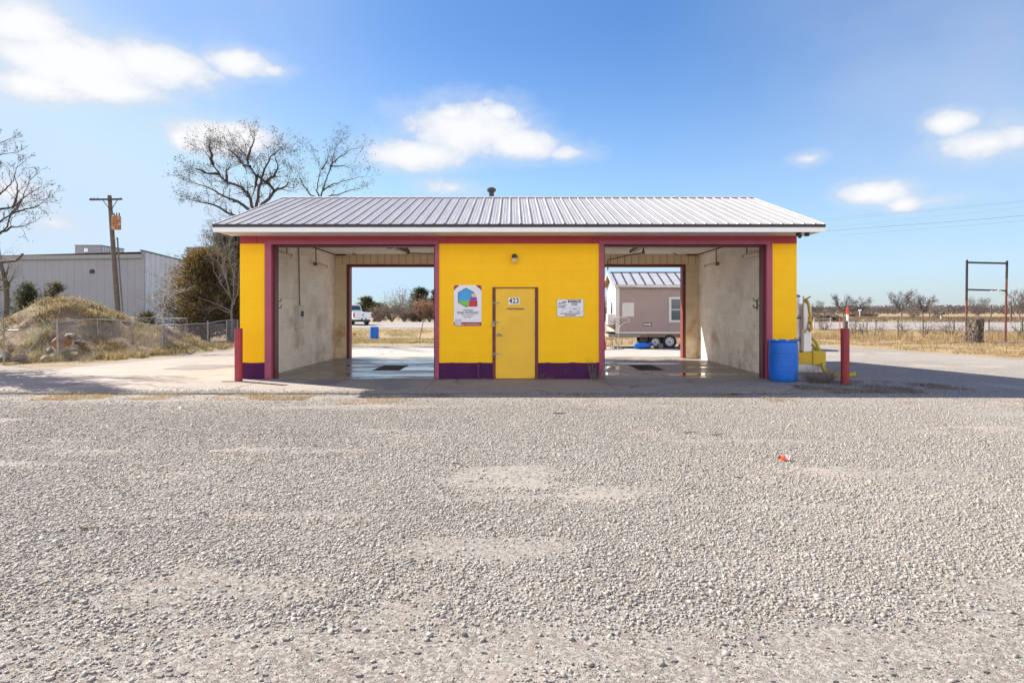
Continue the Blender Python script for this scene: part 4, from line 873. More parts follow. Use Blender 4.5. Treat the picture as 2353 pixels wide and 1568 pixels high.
# ---------------------------------------------------------------- mound, blades of dry grass
def mound_h(X, Y):
    a = 2.05 * np.exp(-(((X + 16.7) / 2.6) ** 2) ** .95 - (((Y - 23.2) / 2.7) ** 2) ** 1.15)
    b_ = .85 * np.exp(-(((X + 14.1) / 1.6) ** 2) - (((Y - 24.3) / 2.0) ** 2))
    c = 1.1 * np.exp(-(((X + 21.0) / 3.5) ** 2) - (((Y - 24.5) / 2.8) ** 2))
    h = np.maximum(np.maximum(a, b_), c) * .75 + .25 * (a + b_ + c) * .8
    return h * (1 + .22 * (fbm(X, Y, 1.1) - .5)) + .26 * (fbm(X + 30, Y, 2.4) - .5) * np.clip(h, 0, 1)
mx, my = np.meshgrid(np.linspace(-26, -10.3, 130), np.linspace(18.9, 31, 100)); mz = mound_h(mx, my) + H(mx, my) - .05
i3 = np.arange(mx.size).reshape(mx.shape); mq = np.stack([i3[:-1, :-1], i3[:-1, 1:], i3[1:, 1:], i3[1:, :-1]], -1).reshape(-1, 4)
def mound_mat():
    m, t, b = base_mat('mound_earth'); v = coords(t)
    c = mixc(t, ramp(t, noise(t, v, 1.4, 7, .65), .35, .65), (.26, .19, .12), (.13, .09, .055)); c = mixc(t, ramp(t, noise(t, v, .7, 5), .5, .68), c, (.17, .17, .06))
    c = mixc(t, ramp(t, noise(t, v, 25, 4, .7), .5, .75), c, (.30, .23, .14)); t.links.new(c, b.inputs['Base Color']); b.inputs['Roughness'].default_value = .95
    bump(t, b, noise(t, v, 9, 6, .7), .8, .06); return m
mo = npmesh('mound', np.stack([mx, my, mz], -1).reshape(-1, 3), mq, mound_mat()); mo.data.polygons.foreach_set('use_smooth', [True] * len(mo.data.polygons)); tag(mo, kind='structure')
m_straw = attr_mat('dry_grass_blades', (.20, .14, .07), (.40, .29, .15), (.56, .44, .26), rough=.7)
m_strawg = attr_mat('mixed_grass_blades', (.085, .075, .03), (.33, .26, .12), (.58, .46, .28), rough=.7)
def blades(name, pts, h, w, mat, label, cat='grass', seed=0, lean=.55, kindstuff=True, parent=None, hvar=None):
    r = np.random.RandomState(seed); n = len(pts); a = r.uniform(0, 6.283, n); L = h * r.uniform(.45, 1.3, n) * (1 if hvar is None else hvar)
    dx = np.cos(a); dy = np.sin(a); ln = lean * r.uniform(.1, 1.3, n); ww = w * r.uniform(.7, 1.4, n)
    b2 = r.uniform(0, 6.283, n); sx_ = np.cos(b2) * ww; sy_ = np.sin(b2) * ww
    p = np.asarray(pts); z0 = p[:, 2] - .01
    v0 = np.stack([p[:, 0] - sx_, p[:, 1] - sy_, z0], -1); v1 = np.stack([p[:, 0] + sx_, p[:, 1] + sy_, z0], -1)
    mxp = p[:, 0] + dx*L*ln*.45; myp = p[:, 1] + dy*L*ln*.45; mzp = z0 + L*.62
    v2 = np.stack([mxp + sx_*.7, myp + sy_*.7, mzp], -1); v3 = np.stack([mxp - sx_*.7, myp - sy_*.7, mzp], -1)
    v4 = np.stack([p[:, 0] + dx*L*ln, p[:, 1] + dy*L*ln, z0 + L*np.clip(1.05 - ln*.45, .35, 1)], -1)
    V = np.stack([v0, v1, v2, v3, v4], 1).reshape(-1, 3); k = np.arange(n)[:, None] * 5
    T = np.concatenate([k + [[0, 1, 2]], k + [[0, 2, 3]], k + [[3, 2, 4]]]); T = T.reshape(-1, 3)
    col = np.repeat(np.clip(r.uniform(0, 1, n) * .6 + .4 * vn(p[:, 0]*2.2, p[:, 1]*2.2), 0, 1), 5)
    o = npmesh(name, V, T, mat, {'col': col}, parent)
    if kindstuff: tag(o, label, cat, kind='stuff')
    return o
def scatter(n, x0, x1, y0, y1, fn, seed, hz=None):
    r = np.random.RandomState(seed); x = r.uniform(x0, x1, n); y = r.uniform(y0, y1, n); k = r.uniform(0, 1, n) < fn(x, y); x = x[k]; y = y[k]
    return np.stack([x, y, (H(x, y) if hz is None else hz(x, y))], -1)
def on_fan(n, D0, D1_, pxa, pxb, fn, seed, hz=None, pw=1.0):
    """evenly over the ground of a wedge that widens with distance"""
    r = np.random.RandomState(seed); D = D0 + (D1_ - D0) * r.uniform(0, 1, n) ** pw; x = (r.uniform(pxa, pxb, n) - CX) * D / F; k = r.uniform(0, 1, n) < fn(x, D); x = x[k]; D = D[k]
    return np.stack([x, D, (H(x, D) if hz is None else hz(x, D))], -1)
mh = lambda x, y: mound_h(x, y) + H(x, y) - .05
clump = lambda f, lo, seedo=0: (lambda x, y: np.clip((fbm(x + seedo, y + seedo, f) - lo) * 6, 0.04, 1))
blades('mound_grass', scatter(85000, -26, -10.6, 19.2, 26.5, lambda x, y: np.clip(clump(1.6, .40)(x, y) + .06, 0, 1) * (mound_h(x, y) > .08), 31, mh), .17, .008, m_strawg, 'matted dry and greenish grass covering the earth mound', seed=1, lean=1.1)
blades('verge_grass', scatter(26000, -17, -9.8, 19.5, 31, lambda x, y: clump(1.0, .42)(x, y) * (grass_mask(x, y) > .1) * (mound_h(x, y) < .35), 32), .20, .007, m_straw, 'dry yellow grass at the foot of the chain link fence', seed=2, lean=.8)
def right_fn(x, y): return clump(.7, .40)(x, y) * np.clip(grass_mask(x, y) * 2, 0, 1)
blades('rubble_weeds', scatter(16000, -16, -12.2, 18.3, 20.8, lambda x, y: np.clip(clump(2.2, .44)(x, y) * np.exp(-((y - 19.6 + (x + 14)*-.55)/.9)**2), 0, 1), 48, mh), .24, .007, m_strawg, 'ragged dry weeds growing through the rubble below the mound', seed=12, lean=.8)
blades('field_grass', on_fan(60000, 20, 50, 1840, 2380, right_fn, 33), .13, .010, m_straw, 'short dry tan grass over the field beside the road', seed=3, lean=.9)
blades('rear_grass', on_fan(26000, 29, 50, 795, 1010, right_fn, 34), .11, .010, m_strawg, 'short dry grass seen through the open bay behind the building', seed=4, lean=.9)
blades('rear_grass', on_fan(9000, 27, 50, 1380, 1575, right_fn, 35), .16, .010, m_straw, 'dry tan grass behind the trailer', seed=5, lean=.9)
def tallfn(x, y):
    t = 0
    for cx, cy, s_ in [(23, 34.5, 2.0), (27.5, 34.5, 2.2), (21, 36, 2.0), (29.5, 33.5, 1.8), (25.2, 33.5, 1.2), (32, 34, 3), (19, 38, 1.2)]: t = np.maximum(t, np.exp(-((x-cx)/s_)**2 - ((y-cy)/1.0)**2))
    return t * clump(.9, .35)(x, y)
blades('tall_grass', scatter(30000, 16, 36, 32, 39, tallfn, 36), .52, .009, m_straw, 'tall dry golden grass around the stump and the sign posts', seed=6, lean=.35)
fp = [(2011, 43.8), (2063, 39.9), (2121, 37.8), (2191, 38.6), (2271, 36.5), (2349, 35.2)]
blades('field_weeds', on_fan(26000, 73, 150, 1820, 2400, lambda x, y: clump(.12, .40)(x, y), 37), .38, .035, attr_mat('red_brown_weeds', (.12, .08, .06), (.20, .14, .09), (.28, .21, .13)), 'red brown weeds covering the far field beyond the road', seed=7, lean=.35)
blades('edge_grass', scatter(13000, -8.4, -3.6, 10.7, 11.6, lambda x, y: clump(1.6, .48)(x, y), 38), .045, .004, m_straw, 'thin mat of dry grass along the front edge of the slab', seed=8, lean=1.3)
blades('edge_litter', scatter(46000, -3, 11.5, 10.2, 12.6, lambda x, y: clump(1.5, .585)(x, y) * ((y < 11.55) | (x > 5.6)), 39), .05, .004, m_straw, 'dry grass clippings scattered along the shaded edge of the slab', seed=9, lean=1.6)
# weed tufts at the building
def tuft(name, label, c, n, h, r_, seed, mat, lean=.9, w=.004, group=None):
    rs = np.random.RandomState(seed); a = rs.uniform(0, 6.28, n); q = r_ * np.sqrt(rs.uniform(0, 1, n)); pts = np.stack([q*np.cos(a), q*np.sin(a), np.zeros(n)], -1)
    t_ = thing(name, label, 'weeds', c, group); blades('stalks', pts, h, w, mat, None, seed=seed, lean=lean, kindstuff=False, parent=t_); return t_
m_dead = attr_mat('grey_dead_stalks', (.15, .12, .10), (.27, .23, .19), (.40, .35, .29))
tuft('dead_weeds', 'tall grey dead weeds against the purple base beside the right bay', (1.86, 13.80, .022), 60, .55, .14, 41, m_dead, .5, .005, 'dead weeds round the building')
tuft('dead_weeds', 'round tangle of dry weeds between the blue drum and the red bollard', (6.62, 13.35, .0), 420, .34, .22, 42, m_dead, 1.3, .004, 'dead weeds round the building')
tuft('dead_weeds', 'small flat dead weed at the hinge side foot of the yellow door', (.68, 13.82, .022), 60, .10, .18, 43, m_dead, 1.5, .004, 'dead weeds round the building')
tuft('dead_weeds', 'small flat dead weed at the knob side foot of the yellow door', (-.55, 13.82, .022), 50, .09, .15, 44, m_dead, 1.5, .004, 'dead weeds round the building')
blades('bollard_litter', scatter(12000, 5.7, 10.2, 11.5, 13.6, lambda x, y: clump(1.6, .47, 5)(x, y) * (np.hypot(x - 7.2, (y - 12.4)*1.5) < 1.9), 45), .07, .005, m_dead, 'dark matted dead grass around the red bollard', seed=10, lean=1.5)
for (c, h, w, sd, lab) in ((P(57, 716, 24.6), 1.35, 1.25, 24, 'dark green young cedar on the crest of the mound'), (P(118, 704, 24.9), 1.15, 1.5, 25, 'brownish young cedar right of the green one on the mound')):
    c.z = mh(np.array(c.x), np.array(c.y)) - .05; 
    cedar('young_cedar', lab, 'young cedars on the mound', c, CH + (HY - (650 if sd == 24 else 652)) * c.y / F - c.z, w, sd, m_cedg if sd == 24 else m_cedm, 2600, sz=.055, lean=.1)

# ---------------------------------------------------------------- chain link fence
m_galv = M('dull_galvanised_steel', (.34, .34, .34), (.26, .26, .25), 12, .5, .5)
fb = [(9, 17.7), (134, 19.2), (227, 21.6), (304, 21.9), (372, 22.2), (425, 25.0), (477, 26.8), (519, 29.0), (546, 30.5)]
fpts = [Vector((S(px, D), D, 0)) for px, D in fb]; fh = [1.18, 1.2, 1.27, 1.17, 1.0, 1.02, 1.02, 1.12, 1.12]
t_ = thing('chain_link_fence', 'sagging grey chain link fence running in front of the grassy mound', 'fence', fpts[4])
for i, p in enumerate(fpts):
    tilt = [.0, -.05, -.05, -.05, .0, 0, 0, .03, 0][i]
    q = MB(); q.tube([p, p + Vector((tilt, 0, fh[i] + (.12 if i in (0, 1, 6) else .03)))], .03 if i in (0, 1, 4, 6) else .024, 8); q.build('post', m_galv, t_)
for i in range(1, len(fpts) - 1):
    a, c = fpts[i], fpts[i+1]; q = MB(); q.tube([a + Vector((0, -.03, fh[i])), a.lerp(c, .5) + Vector((0, -.03, (fh[i] + fh[i+1])/2 + .02)), c + Vector((0, -.03, fh[i+1]))], .019, 8); q.build('top_rail', m_galv, t_)
    q = MB(); L = (c - a).length; n = int(L / .085); u_ = (c - a).normalized(); hh = min(fh[i], fh[i+1]) - .03
    for s_ in (1, -1):
        for k in range(-int(hh / .085), n + 1 + (int(hh/.085) if s_ < 0 else 0)):
            x0 = k * .085 if s_ > 0 else k * .085
            # line from (x0,0) going up at 45 degrees, clipped to the panel
            za, xa = 0, x0; zb_, xb = hh, x0 + s_ * hh
            def cl_(xa, za, xb, zb_):
                if xa > xb: xa, za, xb, zb_ = xb, zb_, xa, za
                if xb <= 0 or xa >= L: return None
                if xa < 0: za += (zb_-za) * (0-xa)/(xb-xa); xa = 0
                if xb > L: zb_ += (za-zb_) * (xb-L)/(xb-xa); xb = L
                return xa, za, xb, zb_
            r_ = cl_(xa, za, xb, zb_)
            if r_ is None or abs(r_[2]-r_[0]) < .02: continue
            w1 = .05 * math.sin(r_[0]*2.3 + i); w2 = .05 * math.sin(r_[2]*2.3 + i)
            q.tube([a + u_*r_[0] + Vector((0, -.05 + w1, r_[1] + .02)), a + u_*r_[2] + Vector((0, -.05 + w2, r_[3] + .02))], .0042, 3, cap=False)
    q.build('mesh_panel', m_galv, t_, recalc=False)
q = MB(); q.tube([fpts[0] + Vector((0, -.03, 1.0)), fpts[0] + Vector((.5, -.1, 1.0))], .02, 8); q.build('top_rail', m_galv, t_)
q = MB(); q.tube([P(104, 747, 19), P(66, 808, 18.6)], .02, 8); q.tube([P(66, 808, 18.6), P(18, 786, 18.2)], .018, 8); fr_ = q.build('bent_rail', m_galv, t_)
q = MB()
for k in range(26):
    x0 = -.0 + k*.085; a = fpts[0].lerp(fpts[1], .03); q.tube([a + Vector((x0, .05*math.sin(k), .0)), a + Vector((x0 + .75 - k*.012, .1, .85 - k*.022))], .003, 3, cap=False); q.tube([a + Vector((x0, .05*math.sin(k), .0)), a + Vector((max(0, x0 - .7), .1, .75 - k*.02))], .003, 3, cap=False)
q.build('torn_mesh', m_galv, t_, recalc=False)
# second, farther fence with a straight top rail
t_ = thing('rear_fence', 'far stretch of chain link fence with a bright top rail before the metal building', 'fence', onG(350, 31))
q = MB(); q.tube([P(287, 729.5, 31), P(430, 731, 31)], .025, 8); q.build('top_rail', M('bright_galvanised', (.5, .5, .5), (.42, .42, .42), 9, .5, .4), t_)
for px in (300, 345, 400, 430):
    g_ = onG(px, 31); q = MB(); q.tube([g_, Vector((g_.x, g_.y, P(px, 730, 31).z))], .022, 8); q.build('post', m_galv, t_)
# rock and rubble under the fence
def rock(name, label, c, sx_, sy_, sz_, seed, mat, group=None, flat=0):
    import bmesh
    r = random.Random(seed); bm_ = bmesh.new(); bmesh.ops.create_icosphere(bm_, subdivisions=3, radius=1)
    ph = [Vector((r.gauss(0, 1), r.gauss(0, 1), r.gauss(0, 1))).normalized() for _ in range(9)]; th = [r.uniform(.42, .74) for _ in range(9)]
    for v_ in bm_.verts:
        p = v_.co
        for a, b_ in zip(ph, th):
            dd = p.dot(a)
            if dd > b_: p = p - a * (dd - b_) * .97
        p = p * (1 + .04 * math.sin(p.x*7 + seed) * math.sin(p.y*6) + r.uniform(-.012, .012)); v_.co = Vector((p.x*sx_, p.y*sy_, p.z*sz_))
    me = bpy.data.meshes.new(name); bm_.to_mesh(me); bm_.free(); me.materials.append(mat); o = bpy.data.objects.new(name, me); sc.collection.objects.link(o); o.location = c; o.rotation_euler = (r.uniform(-.2, .2), r.uniform(-.2, .2), r.uniform(0, 3)); return tag(o, label, 'rock', group)
m_rko = M('orange_brown_stone', (.30, .165, .085), (.19, .11, .065), 4, .9, bs=.6, bscale=14, bdist=.03); m_rkp = M('pale_limestone', (.36, .325, .285), (.22, .195, .17), 4, .9, bs=.6, bscale=14, bdist=.03)
m_rkg = M('grey_weathered_concrete', (.24, .22, .20), (.14, .125, .11), 4, .9, bs=.6, bscale=14, bdist=.02)
RG = 'rubble below the mound'
rock('boulder', 'orange brown boulder leaning behind the fence post', P(141, 783, 19.7), .30, .28, .30, 51, m_rko, RG)
rock('boulder', 'pale slab of broken concrete on top of the orange boulder', P(160, 771, 19.9), .26, .22, .13, 52, m_rkp, RG)
rock('boulder', 'whitish rounded rock low behind the mesh right of the orange boulder', P(168, 800, 19.8), .24, .2, .14, 53, m_rkp, RG)
rock('boulder', 'pale jagged rock lying at the fence foot below the others', P(165, 816, 19.9), .22, .2, .12, 54, m_rkp, RG)
rock('boulder', 'dark slab sloping down beside the rounded pale rock', P(184, 790, 20.3), .42, .2, .11, 55, m_rkg, RG)
rock('concrete_block', 'flat pale block on the verge left of the fence post', P(103, 822, 18.9), .22, .15, .09, 56, m_rkp, RG)
rock('concrete_block', 'grey concrete chunk at the left edge under the bent fence', P(6, 820, 18.1), .24, .2, .22, 57, m_rkg, RG)
for k_r, (px, py, D, a, b_, c, mt, lab) in enumerate([(60, 826, 18.6, .16, .14, .10, m_rkp, 'small pale chunk between the grey and brown grey concrete pieces'), (84, 818, 18.9, .12, .1, .08, m_rko, 'small rust coloured stone at the foot of the bent rail'), (112, 806, 19.4, .16, .13, .12, m_rkg, 'grey stone just left of the fence post above the flat block'), (122, 818, 19.2, .10, .09, .07, m_rkp, 'fist sized pale stone touching the fence post base'),
    (150, 822, 19.5, .13, .1, .07, m_rko, 'low tan stone in front of the orange boulder'), (195, 812, 20.2, .15, .12, .09, m_rkg, 'grey stone under the lower end of the dark slab'), (178, 776, 20.6, .2, .16, .12, m_rkp, 'pale stone lodged in the slope above the dark slab'), (128, 770, 20.2, .22, .18, .14, m_rkg, 'grey stone half buried above and left of the orange boulder'), (25, 800, 18.9, .2, .16, .14, m_rko, 'rusty stone behind the torn mesh near the frame edge'), (212, 822, 20.4, .11, .09, .06, m_rkp, 'pale pebble sized rock at the second fence post')]):
    rock('boulder', lab, P(px, py, D), a, b_, c, 300 + k_r, mt, RG)
rock('concrete_block', 'rough brown grey chunk beside the torn mesh', P(42, 822, 18.4), .3, .2, .16, 58, m_rkg, RG)

# ---------------------------------------------------------------- metal building, brick building
def wall_ribs(name, a, b_, z0, z1a, z1b, step, dep, mat, parent):
    a = Vector(a); b_ = Vector(b_); L = (b_ - a).length; u_ = (b_ - a).normalized(); nrm = Vector((u_.y, -u_.x, 0)); pr = []; x = 0
    while x < L - step:
        pr += [(x, 0), (x + step*.62, 0), (x + step*.68, dep), (x + step*.88, dep), (x + step*.94, 0)]; x += step
    pr.append((L, 0)); V = []; n = len(pr)
    for zf in (0, 1):
        for (s_, d_) in pr:
            p = a + u_*s_ + nrm*d_; V.append((p.x, p.y, z0 if zf == 0 else z1a + (z1b - z1a)*s_/L))
    q = MB(); q.add(V, [(i, i+1, n+i+1, n+i) for i in range(n-1)]); return q.build(name, mat, parent, recalc=False)
m_shed = M('grey_metal_siding', (.275, .275, .295), (.25, .25, .27), .3, .5, .1); m_shedt = M('grey_roof_trim', (.27, .26, .255), (.24, .235, .23), 2, .5)
CXs, CYs = S(330, 65), 65.0; LX, LY = S(-260, 70), 69.5
mb_ = thing('metal_building', 'long grey ribbed metal building behind the mound', 'building', (CXs, CYs, 0))
zt = CH + (HY - 590) * 65 / F; zl = zt
wall_ribs('front_wall', (LX, LY, 0), (CXs, CYs, 0), -.3, zt, zt, .9, .05, m_shed, mb_)
zc0 = CH + (HY - 577) * 65 / F
EX, EY = CXs + 1.2, 100.0
wall_ribs('end_wall', (CXs, CYs, 0), (EX, EY, 0), -.3, zc0, zc0 - 1.9, .9, .09, M('skylit_siding_tone', (.50, .52, .55), (.45, .47, .50), .4, .45, .1), mb_)  # the end wall's brighter sky light is put into its lighter siding colour
q = MB(); d_ = (Vector((CXs, CYs, 0)) - Vector((LX, LY, 0))).normalized()
q.bar((LX, LY - .18, zt + .06), (CXs, CYs - .18, zt + .06), .30, .42); q.build('gutter', m_shedt, mb_)
q = MB(); q.bar((CXs - .02, CYs - .45, zc0 + .05), (EX, EY, zc0 - 1.85), .22, .14); q.build('rake_trim', M('dark_grey_trim', (.10, .11, .12), (.08, .09, .10), 3, .5), mb_)
q = MB(); q.bar((CXs, CYs - .06, -.2), (CXs, CYs - .06, zc0), .22, .22); q.build('corner_trim', m_shed, mb_)
q = MB(); q.add([(LX, LY, zt + .2), (CXs, CYs, zt + .55), (EX, EY, zc0 - 1.9), (LX, LY + 32, zt - 1.2)], [(0, 1, 2, 3)]); q.build('roof', m_shedt, mb_)
q = MB(); p = P(216, 623.5, 66.1); q.lathe((p.x, p.y - .25, p.z - .2), [(.26, 0), (.26, .25), (.2, .36), (0, .42)], 12); q.build('wall_vent', m_black, mb_)
hv = thing('rooftop_air_unit', 'large grey air handling unit on top of the metal building', 'air conditioner', P(205, 588, 71))
x0, x1 = S(172, 70), S(232, 70); zz0, zz1 = CH + (HY - 589) * 70 / F, CH + (HY - 563.5) * 70 / F
q = MB(); q.box(x0, x1, 70, 74.2, zz0, zz1); q.build('casing', M('grey_unit_casing', (.27, .27, .30), (.24, .24, .27), 2, .5), hv, bevel=.03)
q = MB()
for k in range(9): q.box(x1 + .005, x1 + .03, 70.2 + k*.45, 70.5 + k*.45, zz0 + .15, zz1 - .15)
q.build('louvre', M('louvre_lit_tone', (.5, .5, .54), (.44, .44, .48), 2, .5), hv)  # pale tone puts the unit's lit right side into the colour
q = MB(); q.box(x0 - .05, x1 + .05, 69.9, 74.3, zz1, zz1 + .05); q.build('lid', m_shedt, hv)
q = MB(); q.box(x0 + 1.1, x0 + 1.5, 69.9, 69.99, zz1 - .75, zz1 - .35); q.build('badge', m_white, hv)
pl = thing('brick_building', 'square brown block building peeking above the rusty cedar', 'building', (S(450, 80), 80, 0))
q = MB(); q.box(S(428, 80), S(560, 80), 80, 92, -.3, CH + (HY - 570.5) * 80 / F); q.build('wall', M('brown_grey_block', (.30, .24, .20), (.25, .20, .17), 1, .8), pl)
q = MB(); zz = CH + (HY - 570.5) * 80 / F; q.box(S(428, 80) - .05, S(560, 80) + .05, 79.9, 92.1, zz, zz + .18); q.build('coping', m_shedt, pl)
t_ = thing('barn_light', 'dark gooseneck lamp sticking out from the end of the metal building', 'lamp', P(425, 598, 74))
q = MB(); q.tube([P(427, 597, 74), P(424, 599, 73.8), P(420, 605, 73.6), P(419, 611, 73.6)], .06, 8); q.build('neck', m_shedt, t_)
q = MB(); q.tube([P(388, 612.3, 73.5), P(420, 612.3, 73.5)], .09, 8); q.tube([P(388, 610, 73.5), P(388, 615, 73.5)], .13, 8); q.build('bar', m_black, t_)
# ---------------------------------------------------------------- utility pole
m_pole = M('weathered_pole_wood', (.15, .125, .105), (.10, .085, .07), 6, .9, bs=.5, bscale=20); UD = 44.0
t_ = thing('utility_pole', 'leaning wooden utility pole with a crossarm and a rusty transformer', 'utility pole', onG(277, UD))
q = MB(); q.tube([P(279, 780, UD), P(271, 722, UD), P(251.5, 449, UD)], [.20, .185, .13], 12); q.build('pole', m_pole, t_)
q = MB(); q.bar(P(206, 458.5, UD - .2), P(280, 457.5, UD - .2), .10, .12); q.build('crossarm', m_black, t_)
for sx_ in (-1, 1):
    q = MB(); q.bar(P(253 + sx_*17, 459, UD - .2), P(254, 484, UD - .2), .035); q.build('brace', m_black, t_)
for px in (209, 216, 224, 276):
    q = MB(); a = P(px, 458, UD - .2); q.lathe((a.x, a.y, a.z - .02), [(.03, 0), (.055, .03), (.03, .06), (.05, .09), (.02, .14), (0, .15)], 8); q.build('insulator', m_dcond, t_)
a = P(267.5, 527, UD - .35); q = MB(); q.lathe(a, [(.27, 0), (.285, .03), (.285, .90), (.25, .96), (0, .98)], 20); q.build('transformer', M('rusting_grey_can', (.46, .45, .43), (.40, .20, .09), 1.6, .7, c3=(.34, .13, .045), s3=2.2, t3=(.42, .56)), t_)
for px in (262, 268, 274):
    q = MB(); b_ = P(px, 497, UD - .35); q.lathe((b_.x, b_.y, b_.z), [(.03, 0), (.055, .04), (.03, .08), (.055, .12), (.03, .16), (.05, .22), (0, .26)], 8); q.build('bushing', m_dcond, t_)
q = MB(); q.tube([P(269.5, 545, UD - .2), P(276, 640, UD - .1), P(284, 735, UD), P(286, 778, UD)], .05, 8); q.build('conduit', M('grey_conduit', (.12, .12, .12), (.09, .09, .09), 5, .6), t_)
q = MB(); q.bar(P(258, 549, UD), P(272, 549, UD - .2), .04); q.bar(P(270, 659, UD), P(280, 659, UD - .1), .04); q.build('standoff', m_galv, t_)
# ---------------------------------------------------------------- trailer cabin
TD = 25.6; kk = TD / F
tr = thing('trailer_cabin', 'small taupe cabin with a ribbed metal roof mounted on a two axle trailer', 'trailer', (S(1500, TD), TD, 0))
m_taupe = M('taupe_siding', (.36, .275, .255), (.33, .255, .24), 1.5, .6); m_cwh = M('cabin_white_trim', (.66, .65, .64), (.6, .59, .58), 3, .5)
def Zt(py): return CH + (HY - py) * kk
wx0 = S(1417, TD); wx1 = wx0 + 5.1; cw = 2.5; wz0, wz1 = Zt(762), Zt(658)
q = MB(); q.box(wx0, wx1, TD, TD + cw, wz0, wz1); q.build('wall', m_taupe, tr)
q = MB(); q.prism([(TD - .004, wz0), (TD + cw + .004, wz0), (TD + cw + .004, wz1), (TD + cw/2, Zt(630)), (TD - .004, wz1)], 'x', wx0 - .03, wx0 - .001); q.build('end_wall', m_cwh, tr)
q = MB(); q.box(wx0 - .06, wx0 + .10, TD - .03, TD - .001, wz0, wz1); q.build('corner_board', m_cwh, tr)
q = MB(); q.box(wx0 - .06, wx1, TD - .032, TD - .001, wz0 - .075, wz0 - .001); q.build('skirt_board', m_cwh, tr)
q = MB(); q.box(wx0 - .12, wx1 + .1, TD - .16, TD - .10, Zt(660.5), Zt(654.5)); q.build('fascia', m_cwh, tr)
ex0, ex1 = S(1407, TD - .15), wx1 + .2; rzt = CH + (HY - 626) * (TD + cw/2) / F; rze = Zt(654.5) + .01
m_trr = M('plain_roof_sheet', (.50, .50, .49), (.45, .45, .44), 3, .45, .25)
for (ya, yb) in ((TD - .17, TD + cw/2), (TD + cw + .17, TD + cw/2)):
    q = MB(); q.add([(ex0, ya, rze), (ex1, ya, rze), (ex1, yb, rzt), (ex0, yb, rzt), (ex0, ya, rze - .02), (ex1, ya, rze - .02), (ex1, yb, rzt - .02), (ex0, yb, rzt - .02)], [(0, 1, 2, 3), (4, 5, 6, 7), (0, 1, 5, 4), (1, 2, 6, 5), (3, 0, 4, 7)]); q.build('roof', m_trr, tr)
q = MB(); x = ex0 + .18
while x < ex1:
    q.bar((x, TD - .175, rze + .015), (x, TD + cw/2, rzt + .015), .035, .04); x += .385
q.build('roof_rib', m_black, tr)
q = MB(); q.box(ex0 + .1, ex1, TD + cw/2 - .03, TD + cw/2 + .03, rzt - .005, rzt + .03); q.build('ridge', m_black, tr)
q = MB(); q.add([(ex0 - .01, TD - .17, rze - .10), (ex0 - .01, TD + cw/2, rzt - .08), (ex0 - .01, TD + cw + .17, rze - .10), (ex0 - .01, TD + cw + .17, rze + .012), (ex0 - .01, TD + cw/2, rzt + .015), (ex0 - .01, TD - .17, rze + .012)], [(0, 1, 4, 5), (1, 2, 3, 4)]); q.build('rake_board', m_cwh, tr, recalc=False)
q = MB(); q.add([(ex0, TD - .17, rze - .025), (ex0, TD + cw/2, rzt - .025), (wx0, TD + cw/2, rzt - .025), (wx0, TD - .17, rze - .025), (ex0, TD + cw + .17, rze - .025), (wx0, TD + cw + .17, rze - .025)], [(0, 1, 2, 3), (1, 4, 5, 2)]); q.build('eave_boarding', M('bare_tan_wood', (.42, .26, .13), (.36, .22, .11), 4, .7), tr, recalc=False)
q = MB(); q.box(S(1429, TD), S(1456, TD), TD - .02, TD - .001, Zt(727), Zt(695)); q.build('hatch', m_cwh, tr, bevel=.005)
w0, w1, v0_, v1_ = S(1536, TD), S(1536, TD) + .85, Zt(740), Zt(682)
q = MB()
q.box(w0, w1, TD - .03, TD - .001, v0_, v0_ + .09); q.box(w0, w1, TD - .03, TD - .001, v1_ - .09, v1_); q.box(w0, w0 + .10, TD - .03, TD - .001, v0_ + .09, v1_ - .09); q.box(w1 - .1, w1, TD - .03, TD - .001, v0_ + .09, v1_ - .09)
wf = q.build('window', m_cwh, tr)
mgl, t2, b2 = base_mat('dark_window_glass'); b2.inputs['Base Color'].default_value = (.03, .05, .06, 1); b2.inputs['Roughness'].default_value = .04; b2.inputs['Specular IOR Level'].default_value = .9
q = MB(); q.box(w0 + .10, w1 - .1, TD - .012, TD - .002, v0_ + .09, v1_ - .09); q.build('pane', mgl, wf)
q = MB(); q.box(w0 + .10, w1 - .1, TD - .022, TD - .0121, (v0_+v1_)/2 - .02, (v0_+v1_)/2 + .02); q.build('meeting_rail', m_cwh, wf)
ax0, ax1 = S(1477, TD), S(1497, TD); q = MB(); q.box(ax0, ax1, TD - .014, TD - .001, Zt(748.5), Zt(741.5)); sg_ = q.build('arrow_sign', m_ink, tr)
am = (Zt(748.5) + Zt(741.5)) / 2; q = MB(); q.prism([(ax0 + .02, am - .03), (ax1 - .10, am - .03), (ax1 - .10, am - .05), (ax1 - .02, am), (ax1 - .10, am + .05), (ax1 - .10, am + .03), (ax0 + .02, am + .03)], 'y', TD - .016, TD - .0145); q.build('arrow', m_num, sg_)
text_mesh('ORDER HERE', .045, m_ink, 'lettering', sg_, ((ax0 + ax1)/2 - .03, TD - .0175, am), sx=.85)
# end wall details: window, air unit
q = MB(); q.box(wx0 - .05, wx0 - .031, TD + .75, TD + 1.35, Zt(740), Zt(690)); ew = q.build('window', m_cwh, tr)
q = MB(); q.box(wx0 - .055, wx0 - .0505, TD + .83, TD + 1.27, Zt(736), Zt(694)); q.build('pane', mgl, ew)
q = MB(); q.box(wx0 - .36, wx0 - .04, TD + .12, TD + .62, Zt(745), Zt(721)); q.build('air_unit', m_cwh, tr, bevel=.01)
q = MB(); q.prism([(wx0 - .42, Zt(746)), (wx0 - .031, Zt(746)), (wx0 - .031, Zt(758))], 'y', TD + .1, TD + .64); q.build('bracket', M('bare_wood', (.40, .24, .13), (.33, .2, .1), 4, .7), tr)
